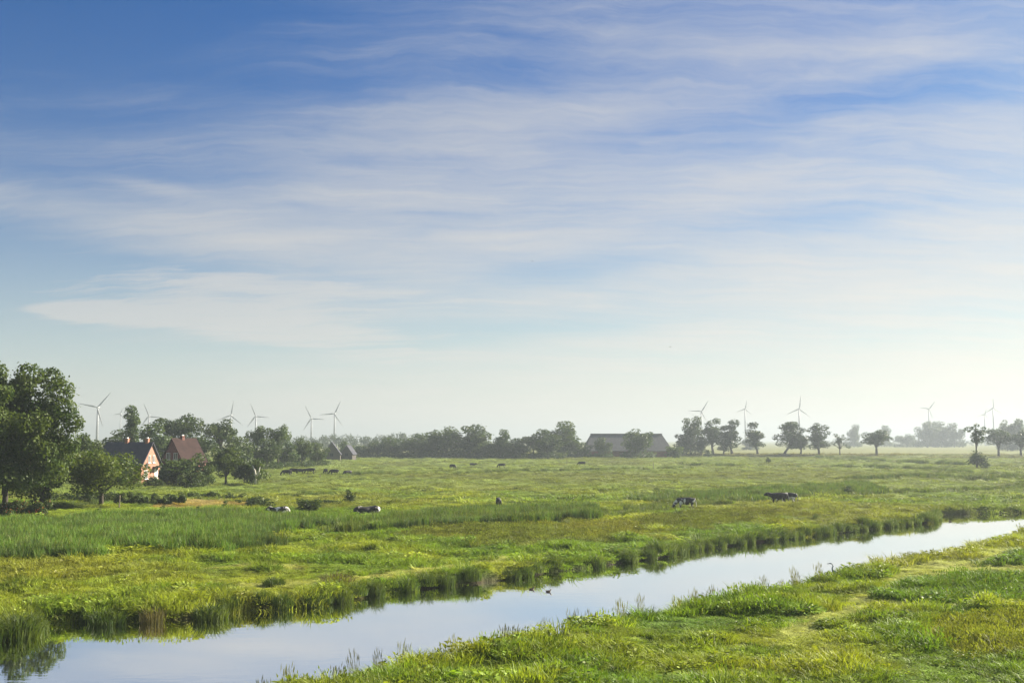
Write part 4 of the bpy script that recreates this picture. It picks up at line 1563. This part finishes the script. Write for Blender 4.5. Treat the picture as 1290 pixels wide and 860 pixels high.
COWS = {}
for p_ in ('graze', 'stand', 'lie'):
    for mt, key in ((M_COW, 'pied'), (M_COWDARK, 'dark')):
        me = cow_mesh(p_) if key == 'pied' else COWS[(p_, 'pied')].copy()
        me.materials.clear()
        me.materials.append(mt)
        COWS[(p_, key)] = me
g_ = 'cattle on the pasture'
for px, py, pose, coat, rz, s, lb in [
        (864, 644, 'graze', 'pied', R(172), 1.08, 'black and white cow grazing head left in the middle of the pasture'),
        (981, 638, 'stand', 'dark', R(176), 1.08, 'black cow standing head left near the canal bend'),
        (993, 637, 'graze', 'pied', R(150), 1.08, 'cow with white patches right behind the black standing cow'),
        (354, 652, 'lie', 'pied', R(165), 1.1, 'black and white cow lying left of the dark low bush'),
        (456, 649, 'lie', 'dark', R(10), 1.1, 'dark cow lying left in the resting pair'),
        (468, 648, 'lie', 'pied', R(200), 1.1, 'black and white cow lying right in the resting pair'),
        (628, 642, 'stand', 'dark', R(95), 0.95, 'black cow seen from behind alone in the middle pasture'),
        (361, 599, 'graze', 'dark', R(180), 1.05, 'leftmost dark cow of the grazing herd before the wood'),
        (370, 598, 'graze', 'dark', R(172), 1.05, 'second cow from the left in the grazing herd'),
        (378, 598, 'stand', 'dark', R(8), 1.0, 'third cow from the left in the grazing herd'),
        (391, 598, 'graze', 'dark', R(190), 1.05, 'dark cow grazing alone right of the tight group of three'),
        (410, 598, 'graze', 'dark', R(120), 0.95, 'brown-black calf seen end-on in the grazing herd'),
        (421, 598, 'graze', 'dark', R(176), 1.05, 'large dark cow right of the end-on calf'),
        (438, 598, 'graze', 'dark', R(215), 1.0, 'rightmost dark cow of the grazing herd'),
        (570, 591, 'graze', 'dark', R(-40), 1.0, 'far dark cow grazing head right before the hazy tree line'),
        (595, 587, 'lie', 'dark', R(0), 1.0, 'far cow lying before the tall broad hazy trees'),
        (632, 590, 'graze', 'dark', R(186), 1.0, 'far dark cow grazing head left under the hazy trees'),
        (733, 587, 'graze', 'dark', R(178), 1.1, 'far dark cow grazing right of the fence post')]:
    q = at(px, py)
    o = link('cow', COWS[(pose, coat)], loc=(q.x, q.y, gz(q.x, q.y) + (0.02 if pose != 'lie' else 0.12)))
    o.rotation_euler = (0, 0, rz)
    o.scale = (s, s, s)
    tag(o, lb, 'cow', g_)

# ------------------------------------------------------------------ fence posts
for px, py, tp, lb in [(823, 591, 581, 'weathered fence post standing alone before the barn'), (714, 587, 578, 'weathered fence post left of the far grazing cow'),
                       (403, 603, 597, 'short weathered post in front of the grazing herd'), (150, 641, 625, 'pale post under the fruit tree'), (1009, 575, 569, 'small post on the embankment under the leaning trees')]:
    q = at(px, py)
    h = (py - tp) * q.y / F
    bm = bmesh.new()
    tube(bm, [(0, 0, -0.3), (0.02, 0, h * .5), (0.05, 0, h), (0.05, 0, h + 0.06)], [0.085, 0.08, 0.075, 0.03], 8)
    tag(link('fence_post', bm_mesh('fence_post', bm), mat=M_WOODPOST, loc=(q.x, q.y, gz(q.x, q.y))), lb, 'post', 'fence posts in the pasture')

# ------------------------------------------------------------------ birds
M_DUCK = plain('duck_feathers', (0.10, 0.075, 0.055), 0.7, 0.5, 9.0)
M_HERON = plain('heron_feathers', (0.30, 0.33, 0.37), 0.7, 0.25, 6.0)
M_BILL = plain('bill', (0.45, 0.30, 0.06), 0.5, 0.1)
DK = skin_mesh('duck', [(0, 0, 0.05), (-0.16, 0, 0.06), (-0.30, 0, 0.12), (0.13, 0, 0.07), (0.20, 0, 0.20), (0.23, 0, 0.27)],
               [(0, 1), (1, 2), (0, 3), (3, 4), (4, 5)], [(0.12, 0.10), (0.10, 0.085), (0.03, 0.02), (0.09, 0.08), 0.045, 0.06], 0, 2)
DK.materials.append(M_DUCK)
bm = bmesh.new()
tube(bm, [(0.26, 0, 0.27), (0.35, 0, 0.25)], [0.022, 0.015], 6)
BILL = bm_mesh('bill', bm)
BILL.materials.append(M_BILL)
for px, py, rz, lb in [(670, 742, R(10), 'left duck of the pair swimming along the far bank'), (691, 745, R(-8), 'right duck of the pair swimming along the far bank'), (1197, 657, R(170), 'lone duck swimming at the canal bend')]:
    q = at(px, py, 0)
    o = tag(link('duck', DK, loc=(q.x, q.y, 0.0)), lb, 'duck', 'ducks on the canal')
    o.rotation_euler = (0, 0, rz)
    o.scale = (0.6, 0.6, 0.6)
    link('bill', BILL, o)
q = at(1052, 722, 0.75)
hr = thing('heron', 'grey heron standing on the near bank above the pale grass', 'heron', (q.x, q.y, gz(q.x, q.y)), R(150))
bd = skin_mesh('body', [(0, 0, 0.62), (-0.2, 0, 0.54), (-0.36, 0, 0.44), (0.12, 0, 0.72), (0.16, 0, 0.86), (0.10, 0, 1.0), (0.16, 0, 1.12), (0.26, 0, 1.14), (0.46, 0, 1.10)],
               [(0, 1), (1, 2), (0, 3), (3, 4), (4, 5), (5, 6), (6, 7), (7, 8)], [(0.11, 0.13), (0.09, 0.10), (0.03, 0.04), 0.08, 0.045, 0.035, 0.035, 0.045, 0.012], 0, 2)
link('body', bd, hr, M_HERON)
for s in (-1, 1):
    bm = bmesh.new()
    tube(bm, [(0.0, s * 0.05, 0.55), (-0.03, s * 0.05, 0.28), (0.0, s * 0.05, -0.05)], [0.022, 0.014, 0.014], 6)
    link('leg', bm_mesh('leg', bm), hr, M_BILL)
bm = bmesh.new()
for s in (-1, 1):
    v = [bm.verts.new(p) for p in ((0.08, 0, 0), (0.02, s * 0.10, 0.05), (-0.06, s * 0.24, 0.01), (-0.05, s * 0.09, 0.02), (-0.08, 0, 0))]
    bm.faces.new(v)
tube(bm, [(0.13, 0, 0), (0.06, 0, 0), (-0.06, 0, 0), (-0.15, 0, 0)], [0.008, 0.03, 0.026, 0.01], 6)
SW = bm_mesh('swallow', bm)
SW.materials.append(M_DARK)
for px, py, D, lb in [(671, 329, 150, 'tiny dark bird in the sky above the middle of the picture'), (845, 437, 140, 'tiny dark bird in the sky above the roadside row')]:
    o = tag(link('flying_bird', SW, loc=((px - 645) / F * D, D, z_at(py, D))), lb, 'bird', 'birds in the sky')
    o.rotation_euler = (0, R(8), R(30))

# ------------------------------------------------------------------ haze
bm = bmesh.new()
box(bm, 0, 3100, 37, 8600, 7000, 78)
hz = link('haze', bm_mesh('haze', bm))
m = bpy.data.materials.new('morning_haze')
m.use_nodes = True
m.node_tree.nodes.clear()
o_ = m.node_tree.nodes.new('ShaderNodeOutputMaterial')
v_ = m.node_tree.nodes.new('ShaderNodeVolumePrincipled')
v_.inputs['Color'].default_value = (0.37, 0.42, 0.48, 1)
v_.inputs['Density'].default_value = 0.0004
v_.inputs['Anisotropy'].default_value = 0.3
m.node_tree.links.new(v_.outputs[0], o_.inputs['Volume'])
hz.data.materials.append(m)
tag(hz, 'pale morning haze lying over the whole pasture', 'haze', None, 'stuff')
